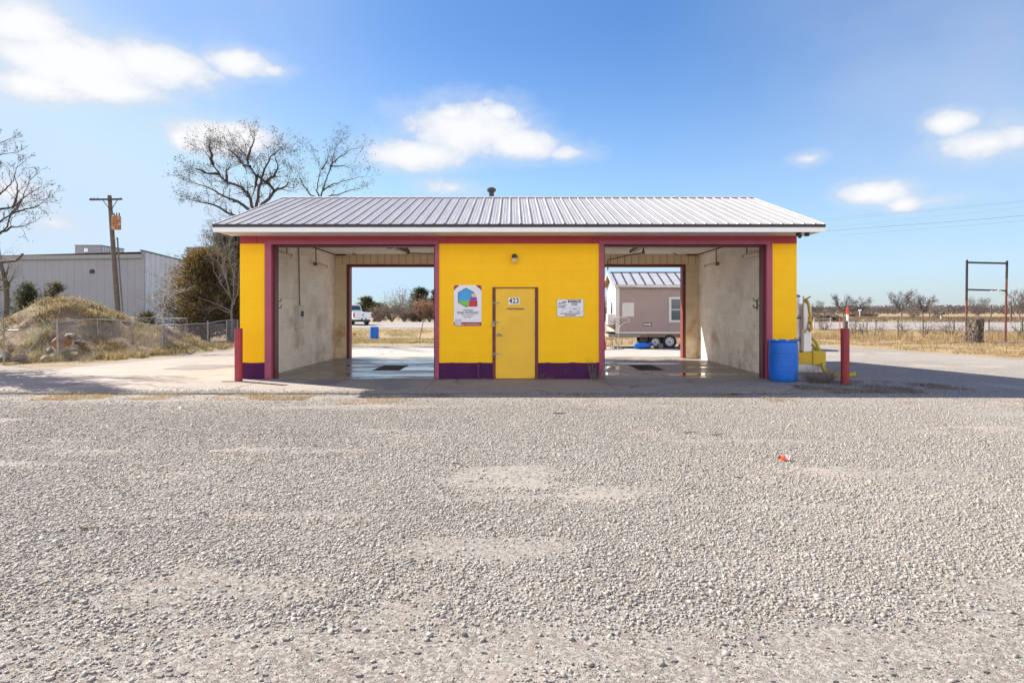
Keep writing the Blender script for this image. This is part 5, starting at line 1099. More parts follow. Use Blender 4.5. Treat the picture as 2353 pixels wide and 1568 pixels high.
# chassis
m_chas = M('grey_frame_paint', (.30, .28, .27), (.25, .23, .22), 4, .6); m_chb = M('brown_frame_paint', (.26, .17, .11), (.2, .13, .09), 4, .7)
q = MB(); q.box(wx0 - .35, S(1471, TD), TD + .01, TD + .09, Zt(774), Zt(767.5)); q.box(wx0 - .35, wx0 - .27, TD + .0901, TD + cw - .1, Zt(774), Zt(767.5)); q.build('frame', m_chas, tr)
q = MB(); q.box(S(1471, TD) + .002, wx1, TD + .01, TD + .09, Zt(774), Zt(766.5)); q.box(wx0 - .1, wx1, TD + cw - .1, TD + cw, Zt(774), Zt(766.5)); q.build('frame_rail', m_chb, tr)
q = MB(); q.box(wx0 - .1, wx1, TD + .091, TD + cw - .101, Zt(775), Zt(772)); q.build('underfloor', m_black, tr)
m_rub = M('tyre_rubber', (.018, .018, .02), (.025, .025, .027), 8, .8); m_rim = M('white_wheel_rim', (.55, .56, .60), (.45, .46, .5), 8, .4, .3)
def wheel(par, x, y, z, r, w, name='wheel', rim=None):
    q = MB(); q.lathe((0, 0, 0), [(r*.58, 0), (r*.60, .0), (r*.9, .0), (r*.985, w*.12), (r, w*.3), (r, w*.7), (r*.985, w*.88), (r*.9, w), (r*.58, w)], 32)
    M4 = Matrix.Rotation(R(90), 4, 'X'); q.v = [tuple((M4 @ Vector(v_)) + Vector((x, y + w, z))) for v_ in q.v]; wh = q.build(name, m_rub, par)
    q = MB(); q.lathe((0, 0, 0), [(r*.60, .0), (r*.585, -.016), (r*.53, -.016), (r*.50, -.004), (r*.22, -.006), (r*.16, -.022), (0, -.024)], 24)
    M5 = Matrix.Rotation(R(-90), 4, 'X'); q.v = [tuple((M5 @ Vector(v_)) + Vector((x, y - .002, z))) for v_ in q.v]
    ri = q.build('rim', rim or m_rim, wh)
    q = MB()
    for k in range(8):
        a = k*math.pi/4 + .2; cx_, cz_ = x + math.cos(a)*r*.42, z + math.sin(a)*r*.42; q.tube([(cx_, y - .012, cz_), (cx_, y + .0, cz_)], r*.06, 8)
    q.tube([(x, y - .034, z), (x, y + .0, z)], r*.10, 12); q.build('wheel_hole', m_black, ri)
    return wh
wheel(tr, S(1538, TD), TD + .0, .30, .30, .2); wheel(tr, S(1506, TD), TD + .06, .27, .27, .2)
wheel(tr, S(1538, TD), TD + cw - .2, .30, .30, .2); wheel(tr, S(1506, TD), TD + cw - .2, .30, .30, .2)
q = MB(); q.prism([(S(1500, TD) - .1, .62), (S(1538, TD) + .45, .62), (S(1538, TD) + .5, .45), (S(1538, TD) + .35, .5), (S(1500, TD) - .05, .5)], 'y', TD + .05, TD + .2); q.build('fender', m_black, tr)
m_cable = M('cream_cable', (.55, .5, .44), (.5, .45, .4), 3, .6)
def curve_pts(pts, n=8):
    pts = [Vector(p) for p in pts]; pp = [pts[0]] + pts + [pts[-1]]; out = []
    for i in range(len(pts) - 1):
        a, b_, c, d_ = pp[i:i+4]
        for k in range(n):
            t = k / n; out.append(.5*((2*b_) + (-a + c)*t + (2*a - 5*b_ + 4*c - d_)*t*t + (-a + 3*b_ - 3*c + d_)*t**3))
    out.append(pts[-1]); return out
t_ = thing('loose_hose', 'pale hose looping from the cabin air unit down to the ground', 'hose', (S(1420, TD - .4), TD - .4, 0))
q = MB(); q.tube(curve_pts([P(1404, 735, TD - .3), P(1418, 730.5, TD - .3), P(1436, 729, TD - .3), P(1444, 733, TD - .3), P(1447, 738, TD - .3)]), .02, 8); q.build('hose', m_cable, t_)
q = MB(); q.tube(curve_pts([P(1447, 738, TD - .3), P(1430, 744, TD - .3), P(1421, 757, TD - .3), P(1420, 788, TD - .3), P(1414, 786, TD - .3), P(1412, 772, TD - .3)]), .012, 8); q.build('hose_tail', m_cable, t_)
q = MB(); q.tube(curve_pts([P(1411, 737, TD - .28), P(1424, 744, TD - .28), P(1440, 742, TD - .28)]), .007, 6); q.tube(curve_pts([P(1429, 776, TD - .2), P(1426, 790, TD - .2), P(1420, 791, TD - .2), P(1413, 778, TD - .2)]), .008, 6); q.build('cable', m_dcond, t_)
q = MB(); q.tube(curve_pts([P(1419, 659, TD - .18), P(1450, 658.5, TD - .18), P(1495, 664, TD - .18), P(1530, 660.5, TD - .18), P(1570, 666, TD - .18)]), .006, 6)
tag(q.build('roof_cable', m_dcond), 'thin dark cable sagging along the eave of the trailer cabin', 'cable')
# tank, bucket, rack, cone, chocks by the trailer
t_ = thing('portable_tank', 'low blue portable tank on small wheels under the trailer', 'tank', (S(1480, TD - .6), TD - .6, 0))
q = MB(); a, c = P(1456, 797.5, TD - .6), P(1490, 797.5, TD - .6); a.z = c.z = .16; dv = (c - a)
q.tube([a, a + dv*.03, a + dv*.08, a + dv*.92, a + dv*.97, c], [.03, .09, .115, .115, .09, .03], 16); q.build('tank_body', m_blue, t_, smooth=True)
wheel(t_, S(1496, TD - .6), TD - .75, .115, .11, .08)
q = MB(); q.bar((S(1490, TD-.6), TD - .6, .24), (S(1500, TD-.6), TD - .6, .22), .05, .12); q.build('axle_bracket', m_blue, t_)
q = MB(); q.tube(curve_pts([P(1463, 794, TD - .6), P(1464, 786, TD - .6), P(1472, 781.5, TD - .6)]), .010, 6); q.build('handle', m_cond, t_)
t_ = thing('grey_bucket', 'grey bucket on the ground between the blue tank and the trailer wheel', 'bucket', (S(1516, TD - .5), TD - .5, 0))
q = MB(); q.lathe((S(1516, TD-.5), TD - .5, 0), [(.10, 0), (.125, .23), (.13, .24), (.12, .24), (.098, .01), (0, .01)], 18); q.build('pail', M('grey_plastic', (.15, .16, .18), (.12, .13, .15), 4, .5), t_)
t_ = thing('wheel_chock', 'grey block against the far side of the trailer wheel', 'block', (S(1562, TD), TD, 0)); q = MB(); q.prism([(S(1556, TD), 0), (S(1572, TD), 0), (S(1572, TD), .17), (S(1562, TD), .19)], 'y', TD - .1, TD + .15); q.build('block', m_rkg, t_)
t_ = thing('traffic_cone', 'red cone standing at the maroon jamb left of the trailer', 'cone', (S(1386, 24.5), 24.5, .0))
q = MB(); q.lathe((S(1386, 24.5), 24.5, .02), [(.13, 0), (.035, .60), (0, .60)], 20); q.build('cone', M('red_orange_plastic', (.62, .05, .04), (.55, .05, .04), 3, .4), t_)
q = MB(); q.box(S(1386, 24.5) - .17, S(1386, 24.5) + .17, 24.33, 24.67, 0, .025); q.build('base', m_rub, t_)
t_ = thing('metal_rack', 'small brown steel rack with an orange top beside the red cone', 'rack', (S(1397, 25.2), 25.2, 0))
rx0, rx1, ry0, ry1 = S(1391, 25.2), S(1406, 25.2), 25.1, 25.5
q = MB(); q.box(rx0 - .02, rx1 + .02, ry0, ry1, .42, .45); q.build('top', M('rusty_orange_top', (.36, .16, .06), (.3, .13, .05), 4, .7), t_)
for xx in (rx0, rx1):
    for y_ in (ry0 + .02, ry1 - .02):
        q = MB(); q.bar((xx, y_, 0), (xx, y_, .42), .022); q.build('leg', m_cond, t_)
q = MB(); q.box(rx0, rx1, ry0 + .02, ry1 - .02, .13, .15); q.build('shelf', m_cond, t_)
for k, (px, lab) in enumerate(((1409, 'tan concrete block nearest the rack under the trailer tongue'), (1419, 'tan concrete block farther along toward the blue tank'))):
    t_ = thing('cinder_block', lab, 'block', (S(px, 25), 25, 0), 'blocks under the trailer tongue')
    q = MB(); x = S(px, 25); q.box(x - .07, x + .07, 24.9, 25.1, 0, .03); q.box(x - .07, x + .07, 24.9, 25.1, .12, .15); q.box(x - .07, x - .045, 24.9, 25.1, .03, .12); q.box(x + .045, x + .07, 24.9, 25.1, .03, .12); q.build('block', m_rkp, t_)

# ---------------------------------------------------------------- pickup on the road
hd = Vector((-.62, .78, 0)).normalized(); yaw = math.atan2(-hd.x, hd.y)      # local +Y is forward
c = P(834, 747, 57.2); c.z = Hs(c.x, c.y) + .07
pk = thing('pickup_truck', 'white pickup truck driving away along the road beyond the open bay', 'truck', c, None, yaw)
m_car = M('white_car_paint', (.74, .75, .77), (.70, .71, .73), 2, .25)
def loc_build(q, nm, mt, par=pk, **k): return q.build(nm, mt, par, local=True, **k)
q = MB(); q.prism([(.05, .62), (.05, 1.18), (1.95, 1.20), (1.98, 1.28), (3.75, 1.28), (3.95, 1.20), (5.05, 1.10), (5.25, .95), (5.28, .55), (4.9, .45), (1.6, .45), (.3, .5)], 'x', -.97, .97); loc_build(q, 'body', m_car, bevel=.05)
q = MB(); q.box(-.80, .80, .12, 1.85, 1.181, 1.187); loc_build(q, 'bed_liner', m_black)
q = MB(); q.add([(-.86, 1.98, 1.28), (.86, 1.98, 1.28), (.86, 4.0, 1.28), (-.86, 4.0, 1.28), (-.70, 2.2, 1.93), (.70, 2.2, 1.93), (.70, 3.2, 1.94), (-.70, 3.2, 1.94)], [(0, 1, 2, 3), (4, 5, 6, 7), (0, 1, 5, 4), (1, 2, 6, 5), (2, 3, 7, 6), (3, 0, 4, 7)]); loc_build(q, 'cab', m_car, bevel=.04)
q = MB(); q.add([(-.74, 2.00, 1.38), (.74, 2.00, 1.38), (.64, 2.16, 1.82), (-.64, 2.16, 1.82)], [(0, 1, 2, 3)]); loc_build(q, 'rear_window', mgl)
q = MB()
q.add([(-.868, 2.25, 1.36), (-.868, 2.95, 1.36), (-.755, 2.95, 1.84), (-.755, 2.35, 1.84)], [(0, 1, 2, 3)]); q.add([(-.868, 3.05, 1.36), (-.868, 3.8, 1.36), (-.755, 3.2, 1.84), (-.755, 3.05, 1.84)], [(0, 1, 2, 3)]); loc_build(q, 'side_window', mgl)
q = MB(); q.box(-.78, .78, .015, .048, .68, 1.15); tg = loc_build(q, 'tailgate', m_car, bevel=.015)
q = MB(); q.box(-.09, .09, .0, .014, .96, 1.02); q.box(-.09, .09, .0, .014, .84, .90); loc_build(q, 'emblem', m_black, tg)
for s_ in (-1, 1):
    q = MB(); q.box(s_*.95 - .12*(s_ > 0), s_*.95 + .12*(s_ < 0), .012, .05, .72, 1.12); loc_build(q, 'tail_light', M('red_lens', (.5, .02, .015), (.45, .02, .015), 3, .2))
q = MB(); q.box(-.95, .95, -.16, .04, .50, .64); loc_build(q, 'bumper', m_white, bevel=.02)
q = MB(); q.box(-.26, .26, -.175, -.161, .48, .63); pb = loc_build(q, 'plate_recess', m_black)
q = MB(); q.box(-.15, .15, -.185, -.176, .50, .61); loc_build(q, 'number_plate', m_num, pb)
q = MB(); q.box(-.8, .8, .1, 5.0, .30, .45); loc_build(q, 'underbody', m_black)
for (wx, wy) in ((-.88, 1.15), (.88, 1.15), (-.88, 4.3), (.88, 4.3)):
    q = MB(); r = .39; q.lathe((0, 0, 0), [(r*.6, 0), (r*.92, 0), (r, .05), (r, .2), (r*.92, .25), (r*.6, .25)], 24); M4 = Matrix.Rotation(R(90), 4, 'Y'); q.v = [tuple((M4 @ Vector(v_)) + Vector((wx - .125, wy, r - .02))) for v_ in q.v]; w_ = loc_build(q, 'wheel', m_rub)
    q = MB(); q.tube([(wx - .13, wy, r - .02), (wx + .13, wy, r - .02)], r*.58, 16); loc_build(q, 'rim', m_rim, w_)

# ---------------------------------------------------------------- seen through the left bay and beyond the road
m_thatch = attr_mat('winter_brush_leaves', (.10, .075, .06), (.18, .13, .10), (.26, .20, .14))
m_twigs = M('grey_pink_twigs', (.24, .20, .185), (.17, .14, .13), 8, .9)
def far_shrub(name, label, group, px, py, D, h, w, seed, n=26, mat=None, leaf=2, lm=None, ls=.1, depth=2, upw=.9):
    rng = random.Random(seed); g = onG(px, D); t_ = thing(name, label, 'shrub' if 'shrub' in name else 'tree', g, group); mb = MB(); tips = []
    mb.tube([g - Vector((0, 0, .1)), g + Vector((0, 0, h*.12))], [.10, .08], 6)
    for k in range(n):
        a = rng.uniform(0, 6.28); rr_ = rng.uniform(0, 1) ** .6; d = Vector((math.cos(a)*rr_*w/h*.62, math.sin(a)*rr_*w/h*.62, upw)).normalized()
        twig(mb, tips, g + Vector((math.cos(a)*.1, math.sin(a)*.1, h*.05)), d, h*rng.uniform(.40, .58), .055*h/4, depth, rng, up=.06, jit=.3, kids=(2, 4), minr=.008 * D / 80)
    mb.build('branches', mat or m_twigs, t_, recalc=False)
    if leaf: leaf_cloud(tips, leaf, ls, h*.05, rng, 'dry_leaves', lm or m_thatch, t_)
    return t_
BG = 'brush across the road'
far_shrub('bare_shrub', 'widest grey leafless shrub across the road seen through the open bay', BG, 928, 0, 78, 4.3, 5.6, 61, 34, leaf=1)
far_shrub('bare_shrub', 'low grey pink brush just right of the pickup', BG, 872, 0, 79, 2.4, 3.4, 62, 22)
far_shrub('bare_shrub', 'rusty low brush at the maroon jamb beyond the leaning stake', BG, 987, 0, 76, 2.9, 3.6, 63, 26, lm=attr_mat('rust_leaves', (.16, .08, .04), (.26, .14, .07), (.34, .2, .1)), leaf=5)
far_shrub('bare_shrub', 'brown brush filling in between the widest shrub and the pickup', BG, 900, 0, 82, 2.7, 3.2, 64, 22, leaf=4)
far_shrub('bare_shrub', 'tan undergrowth right under the widest grey shrub', BG, 950, 0, 76, 1.8, 3.6, 65, 22, leaf=4)
cedar('cedar_tree', 'pointed greyish cedar rising above the tailgate of the pickup', 'cedars across the road', onG(842, 84), 3.2, 4.0, 66, m_cedm, 4000, sz=.16)
cedar('cedar_tree', 'dark cedar behind the grey shrub across the road', 'cedars across the road', onG(965, 86), 4.6, 4.4, 67, m_cedg, 5000, sz=.18)
cedar('cedar_tree', 'dark cedar cut off by the right jamb of the open bay', 'cedars across the road', onG(1003, 84), 4.3, 3.2, 68, m_cedg, 3000, sz=.17)
cedar('cedar_tree', 'squat olive cedar directly behind the blue far drum', 'cedars across the road', onG(868, 82), 2.4, 2.6, 69, m_cedm, 3000, sz=.15)
far_shrub('bare_shrub', 'dark brush in the gap left of the trailer cabin', BG, 1388, 0, 78, 3.3, 3, 70, 20, leaf=4)
# stake, flag
q = MB(); g_ = onG(963, 38); q.tube([g_ - Vector((0, 0, .05)), P(973, 733, 38)], .022, 6); tag(q.build('marker_stake', m_rust), 'thin dark stake leaning in the dry grass behind the open bay', 'stake')
t_ = thing('marker_flag', 'tiny orange flag in the grass left of the far blue drum', 'flag', onG(812, 37)); g_ = onG(812, 37)
q = MB(); q.tube([g_, g_ + Vector((0, 0, .42))], .006, 5); q.build('wire', m_dcond, t_); q = MB(); q.box(g_.x, g_.x + .14, g_.y, g_.y + .004, g_.z + .30, g_.z + .42); q.build('flag', M('orange_vinyl', (.75, .12, .03), (.7, .12, .03), 3, .5), t_)

# ---------------------------------------------------------------- right side: fence posts, vines, gate, sign frame, stump
m_tp = M('dark_fence_post', (.09, .075, .07), (.14, .11, .10), 8, .8)
wire_tops = []
labs = ['dark steel fence post nearest the red and white marker', 'thin fence post left of the tallest bare one along the wire', 'straight dark fence post standing clear of any vine', 'fence post beside a twisted grey vine stem', 'vine-wrapped fence post next to a flat stone', 'fence post in brush just left of the empty sign frame', 'fence post inside the legs of the empty sign frame', 'fence post at the right edge past the sign frame']
for i, (px, D, h) in enumerate([(1965, 45.5, 1.05), (1992, 46, .9), (2011, 43.8, 1.14), (2063, 39.9, 1.15), (2121, 37.8, 1.17), (2191, 38.0, 1.15), (2271, 36.5, 1.15), (2349, 35.2, 1.2)]):
    g_ = onG(px, D); q = MB(); q.tube([g_ - Vector((0, 0, .05)), g_ + Vector((random.Random(i).uniform(-.04, .04), 0, h))], .035, 7); q.tube([g_ + Vector((0, 0, h*.9)), g_ + Vector((0, 0, h + .01))], .042, 6)
    tag(q.build('fence_post', m_tp), labs[i], 'post', 'posts of the wire fence by the road'); wire_tops.append((g_, h))
t_ = thing('wire_fence', 'nearly invisible wires strung between the posts along the grass verge', 'fence', wire_tops[3][0])
for f in (.35, .6, .85):
    q = MB(); q.tube([g + Vector((0, -.04, h * f)) for g, h in wire_tops], .006, 4); q.build('wire', m_dcond, t_)
m_vine = M('grey_vine_wood', (.24, .20, .17), (.14, .11, .09), 8, .9)
def vine(label, px, D, h, w, seed, n=9, lean=0):
    rng = random.Random(seed); g = onG(px, D); t_ = thing('dry_vine', label, 'vine', g, 'dry vines along the wire fence'); mb = MB(); tips = []
    for _ in range(n):
        a = rng.uniform(0, 6.28); twig(mb, tips, g + Vector((rng.gauss(0, w*.2), rng.gauss(0, .05), 0)), Vector((math.cos(a)*.25*w + lean, math.sin(a)*.15, 1)).normalized(), h*rng.uniform(.5, .72), .035, 1, rng, up=.0, jit=.5, kids=(2, 4), minr=.010)
    mb.build('stems', m_vine, t_, recalc=False); leaf_cloud(tips, 3, .05, .1, rng, 'dry_leaves', m_thatch, t_)
for k, (lab, px, D, h, w) in enumerate([('tangle of dry vine on the wire between marker post and first fence post', 1957, 45, 1.15, .5), ('thin dry vine climbing near the short fence post', 1981, 45.5, 1.0, .3), ('curly dry vine right of the straight clear post', 2020, 43, .95, .7), ('twisted vine stem leaning away from its fence post', 2073, 39.6, 1.0, .35),
    ('dense dry vine clinging to the post beside the flat stone', 2121, 37.6, 1.15, .2), ('bushy dry vine left of the empty sign frame', 2182, 38.5, 1.15, .6), ('thick dry vine wound on the post just before the sign frame', 2190, 37.6, 1.1, .25), ('sparse dry vine low between the sign frame legs', 2290, 37, .9, .4), ('dry vine on the last post at the right edge', 2348, 35, 1.1, .25), ('brushy dry vine overgrowing the white pipe gate', 1893, 49.6, 1.2, .9)]):
    vine(lab, px, D, h, w, 80 + k, n=10)
t_ = thing('pipe_gate', 'old white pipe gate half hidden by vines beyond the vacuum station', 'gate', onG(1889, 50)); m_gw = M('weathered_white_pipe', (.55, .52, .5), (.42, .39, .37), 8, .6)
for px in (1870, 1908):
    g_ = onG(px, 50); q = MB(); q.tube([g_, Vector((g_.x, g_.y, P(px, 729, 50).z))], .045, 8); q.build('post', m_gw, t_)
for py in (732, 741.5, 751):
    q = MB(); q.tube([P(1870, py, 50), P(1908, py, 50)], .025, 8); q.build('rail', m_gw, t_)
q = MB(); g_ = onG(1929, 47); q.tube([g_, Vector((g_.x, g_.y, P(1929, 729, 47).z))], .035, 8); tag(q.build('red_stake', M('pinkish_red_paint', (.55, .08, .07), (.5, .08, .07), 3, .5)), 'slim pinkish red stake between the white gate and the wooden post', 'stake')
g_ = onG(1941, 30); t_ = thing('wooden_post', 'thick weathered log post behind the dark red bollard', 'post', g_)
q = MB(); q.tube([g_ - Vector((0, 0, .05)), g_ + Vector((.01, 0, .6)), Vector((g_.x + .01, g_.y, P(1941, 736.5, 30).z))], [.13, .12, .115], 10); q.build('log', M('split_grey_log', (.16, .13, .11), (.08, .065, .055), 12, .9, bs=.6, bscale=15, bdist=.03), t_)
g_ = onG(1947, 30.4); t_ = thing('marker_post', 'white utility marker post with a bright red top behind the log post', 'marker', g_); zt_, zm = P(1947, 705, 30.4).z, P(1947, 722, 30.4).z
q = MB(); q.tube([g_, Vector((g_.x, g_.y, zm))], .05, 12); q.build('shaft', m_white, t_)
q = MB(); q.tube([Vector((g_.x, g_.y, zm + .001)), Vector((g_.x, g_.y, zt_ - .05)), Vector((g_.x, g_.y, zt_ - .015)), Vector((g_.x, g_.y, zt_))], [.052, .052, .04, .015], 12); q.build('red_top', M('signal_red', (.72, .04, .02), (.66, .04, .02), 3, .35), t_)
# empty sign frame
SD = 32.0; t_ = thing('sign_frame', 'tall empty black and rust sign frame standing in the grass', 'sign frame', onG(2267, SD))
m_sf = M('black_paint_flaking_to_rust', (.012, .012, .016), (.03, .018, .018), 3, .6); m_sfr = M('red_rust_pipe', (.16, .055, .035), (.11, .04, .03), 4, .8)
pts_ = {}
for px, py, tp_ in ((2220, 787, 598), (2312, 787.5, 600)):
    dd_ = SD if px < 2300 else SD + .25
    g_ = onG(px - (1 if px < 2300 else 3), dd_); mid = P(px, 690 if px < 2300 else 640, dd_); top = P(px + 1, tp_, dd_)
    q = MB(); q.tube([g_ - Vector((0, 0, .1)), mid], .052, 12); q.build('leg', m_sfr, t_)
    q = MB(); q.tube([mid + (top - mid)*.002, top], .055, 12); q.tube([top, top + Vector((0, 0, .04))], [.055, .02], 12); q.build('upright', m_sf, t_)
q = MB(); q.bar(P(2221, 602.8, SD), P(2312, 604.8, SD + .25), .09, .09); q.build('top_bar', m_sf, t_)
q = MB(); q.bar(P(2221, 665, SD), P(2312, 667.5, SD + .25), .08, .08); q.build('middle_bar', m_sf, t_)
q = MB(); 
rr2 = random.Random(5); pts3 = [P(x, 667.3 + rr2.uniform(-1.2, 1.6), SD + .05) + Vector((0, -.06, 0)) for x in range(2274, 2300, 3)]; q.tube(pts3, .02, 6); q.build('torn_strip', m_white, t_)
# stump
g_ = onG(2243, 31.0); t_ = thing('tree_stump', 'tall hollow dead tree stump between the legs of the sign frame', 'stump', g_)
q = MB(); rs_ = random.Random(9); V = []; n = 28; hs = [0, .12, .3, .6, .9, 1.12, 1.2]
for j, hz_ in enumerate(hs):
    for k in range(n):
        a = 2*math.pi*k/n; r = .29 * (1.25 if j == 0 else 1.08 if j == 1 else 1) * (1 + .13*math.sin(a*5 + 1) + .07*math.sin(a*9 + hz_*3) + rs_.uniform(-.04, .04)); V.append((g_.x + r*math.cos(a), g_.y + r*math.sin(a), g_.z - .03 + hz_ + (rs_.uniform(-.05, .06) if j == 6 else 0)))
fs = [(j*n+k, j*n+(k+1) % n, (j+1)*n+(k+1) % n, (j+1)*n+k) for j in range(len(hs)-1) for k in range(n)]; V.append((g_.x, g_.y, g_.z + .95)); fs += [(6*n+k, 6*n+(k+1) % n, len(V)-1) for k in range(n)]
q.add(V, fs); q.build('trunk', M('rotten_bark', (.13, .10, .08), (.05, .038, .03), 5, .95, bs=.8, bscale=10, bdist=.06, c3=(.28, .24, .20), s3=4, t3=(.55, .65)), t_)
mb = MB(); tips = []; rng = random.Random(77)
for k in range(26):
    a = rng.uniform(2.2, 5.0); p = g_ + Vector((math.cos(a)*.33, math.sin(a)*.33, rng.uniform(.0, 1.1))); twig(mb, tips, p, Vector((math.cos(a)*.6, math.sin(a)*.4, rng.gauss(0, 1))).normalized(), .35, .018, 1, rng, up=0, jit=.7, minr=.008)
mb.build('clinging_vine', m_vine, t_, recalc=False)
rock('flat_stone', 'rust red stone chunk lying in the grass left of the vine wrapped post', onG(2098, 38) + Vector((0, 0, .04)), .26, .2, .12, 91, M('red_brown_stone', (.24, .13, .09), (.36, .28, .22), 5, .9))
# brush pile twigs by the sign frame
mb = MB(); tips = []; rng = random.Random(78)
for k in range(60):
    px = rng.choice([rng.uniform(2160, 2230), rng.uniform(2300, 2352)]); g_ = onG(px, rng.uniform(29.8, 31.2)); a = rng.uniform(0, 3.14); L = rng.uniform(.3, .9); mb.tube([g_ + Vector((0, 0, .04)), g_ + Vector((math.cos(a)*L*.5, math.sin(a)*L*.4, .08)), g_ + Vector((math.cos(a)*L, math.sin(a)*L*.6, .03))], .012, 4)
tag(mb.build('twig_litter', m_vine, recalc=False), 'scattered grey sticks on the grass at the foot of the sign frame', 'sticks', kind='stuff')
# mailbox, debris, far sign
MD = 100.0; g_ = onG(2162, MD); t_ = thing('mailbox', 'dark mailbox on a pale wooden post across the road', 'mailbox', g_)
q = MB(); q.bar(g_, Vector((g_.x, g_.y, P(2162, 722, MD).z)), .22); q.build('post', M('pale_post', (.42, .33, .2), (.36, .28, .17), 3, .8), t_)
q = MB(); a, zz = S(2162, MD), P(2162, 722, MD).z; q.prism([(a - .27, zz), (a + .27, zz), (a + .27, zz + .16), (a + .2, zz + .27), (a, zz + .31), (a - .2, zz + .27), (a - .27, zz + .16)], 'y', MD - .5, MD + .2); q.build('box', m_black, t_)
mb = MB(); rng = random.Random(79); Dp = 168
for k in range(120):
    px = rng.uniform(1950, 2012); g_ = onG(px, Dp + rng.uniform(-2, 2)); a = rng.uniform(-.4, .4); L = rng.uniform(.6, 2.4); z = rng.uniform(.05, .7); mb.bar(g_ + Vector((-L/2, 0, z)), g_ + Vector((L/2, rng.uniform(-1, 1), z + a*L*.4)), rng.uniform(.08, .28))
tag(mb.build('debris_pile', M('brown_old_timber', (.26, .19, .12), (.06, .045, .035), .8, .9), recalc=False), 'long pile of brown timber and brush on the far side of the field', 'debris', kind='stuff')  # brown and darker wood tones mixed by noise
t_ = thing('yard_sign', 'small white sign on a post before the timber pile', 'sign', onG(1975, 150)); g_ = onG(1975, 150)
q = MB(); q.bar(g_, g_ + Vector((0, 0, 1.9)), .08); q.build('post', m_white, t_); q = MB(); q.box(g_.x - .35, g_.x + .35, g_.y - .1, g_.y, g_.z + 1.5, g_.z + 1.9); q.build('board', m_white, t_)
for px, D, py, lab in ((2322, 85, 690, 'dark slender utility pole at the right edge beyond the road'), (2276, 120, 700, 'faint far pole seen inside the sign frame'), (2135, 130, 697, 'faint far pole left of the mailbox')):
    g_ = onG(px, D); q = MB(); q.tube([g_, Vector((g_.x, g_.y, P(px, py, D).z))], [.13, .10], 8); tag(q.build('far_pole', m_pole), lab, 'utility pole', 'far poles beyond the road')
# far bare trees
def far_tree(label, bx, D, pxa, pxb, ptop, seed, n=6, leaf=3, mat=None, ls=None, trunkf=.25):
    rng = random.Random(seed); g = onG(bx, D); h = P(bx, ptop, D).z - g.z; w = (pxb - pxa) * D / F; cx_ = S((pxa + pxb) / 2, D); t_ = thing('bare_tree', label, 'tree', g, 'bare trees across the road'); mb = MB(); tips = []
    f = g + Vector(((cx_ - g.x)*.2, 0, h*trunkf)); mb.tube([g - Vector((0, 0, .1)), f], [.032*h, .026*h], 7)
    for k in range(n):
        a = 2*math.pi*k/n + rng.uniform(-.3, .3); e = Vector((cx_ + math.cos(a)*w*.36, g.y + math.sin(a)*w*.3, g.z + h*rng.uniform(.60, .85))); m = f.lerp(e, .5) + Vector((math.cos(a)*w*.05, 0, -h*.05 + rng.gauss(0, h*.03)))
        pts = [f, f.lerp(m, .5) + Vector((0, 0, -h*.01)), m, m.lerp(e, .5) + Vector((0, 0, h*.03)), e]; mb.tube(pts, [.018*h, .015*h, .012*h, .009*h, .006*h], 5, cap=False)
        for j in range(1, 5):
            for _ in range(2): twig(mb, tips, pts[j], rot_dir((pts[j] - pts[j-1]).normalized(), rng.uniform(.4, .9), rng.uniform(0, 6.28)), h*.20, .006*h, 2, rng, kids=(2, 3), minr=.0028*h)
    mb.build('branches', mat or m_twigs_d, t_, recalc=False)
    if leaf: leaf_cloud(tips, leaf, ls or h*.016, h*.025, rng, 'withered_leaves', m_seed, t_)
m_twigs_d = M('dark_grey_twigs', (.10, .085, .08), (.07, .06, .055), 8, .9)
far_tree('spreading bare tree above the log post, left of its neighbour', 1938, 165, 1910, 1962, 680, 101, 7)
far_tree('bare tree standing right over the brown timber pile', 1977, 165, 1962, 1998, 686, 102, 6)
far_tree('tallest dark bare tree of the far cluster left of the mailbox', 2071, 150, 2046, 2098, 673, 103, 7)
far_tree('hazy grey bare tree in the middle of the far cluster', 2098, 158, 2084, 2116, 684, 104, 7, mat=m_twigs)
far_tree('round headed bare tree at the right of the far cluster', 2119, 150, 2110, 2147, 683, 105, 7)
far_tree('leafless tree rising behind the stump inside the sign frame', 2246, 92, 2226, 2268, 688, 106, 9, leaf=2, mat=m_twigs)
far_tree('leafless tree at the right edge beyond the sign frame', 2341, 84, 2322, 2366, 668, 107, 8, leaf=2, mat=m_twigs)
far_tree('stubby bare tree just right of the vacuum station', 1878, 120, 1862, 1892, 696, 108, 6, leaf=2)
far_shrub('bare_shrub', 'grey leafless bush beside the mailbox', 'brush in the far field', 2152, 0, 104, 2.4, 3.0, 109, 16)
far_shrub('bare_shrub', 'pale leafless brush below the far tree cluster', 'brush in the far field', 2092, 0, 112, 2.4, 4.5, 110, 16)
far_shrub('bare_shrub', 'brown brush heap beyond the white pipe gate', 'brush in the far field', 1885, 0, 78, 1.5, 3.5, 111, 22, leaf=4)
far_shrub('bare_shrub', 'tangled brush left of the slim red stake', 'brush in the far field', 1912, 0, 80, 1.3, 4.0, 112, 22, leaf=4)
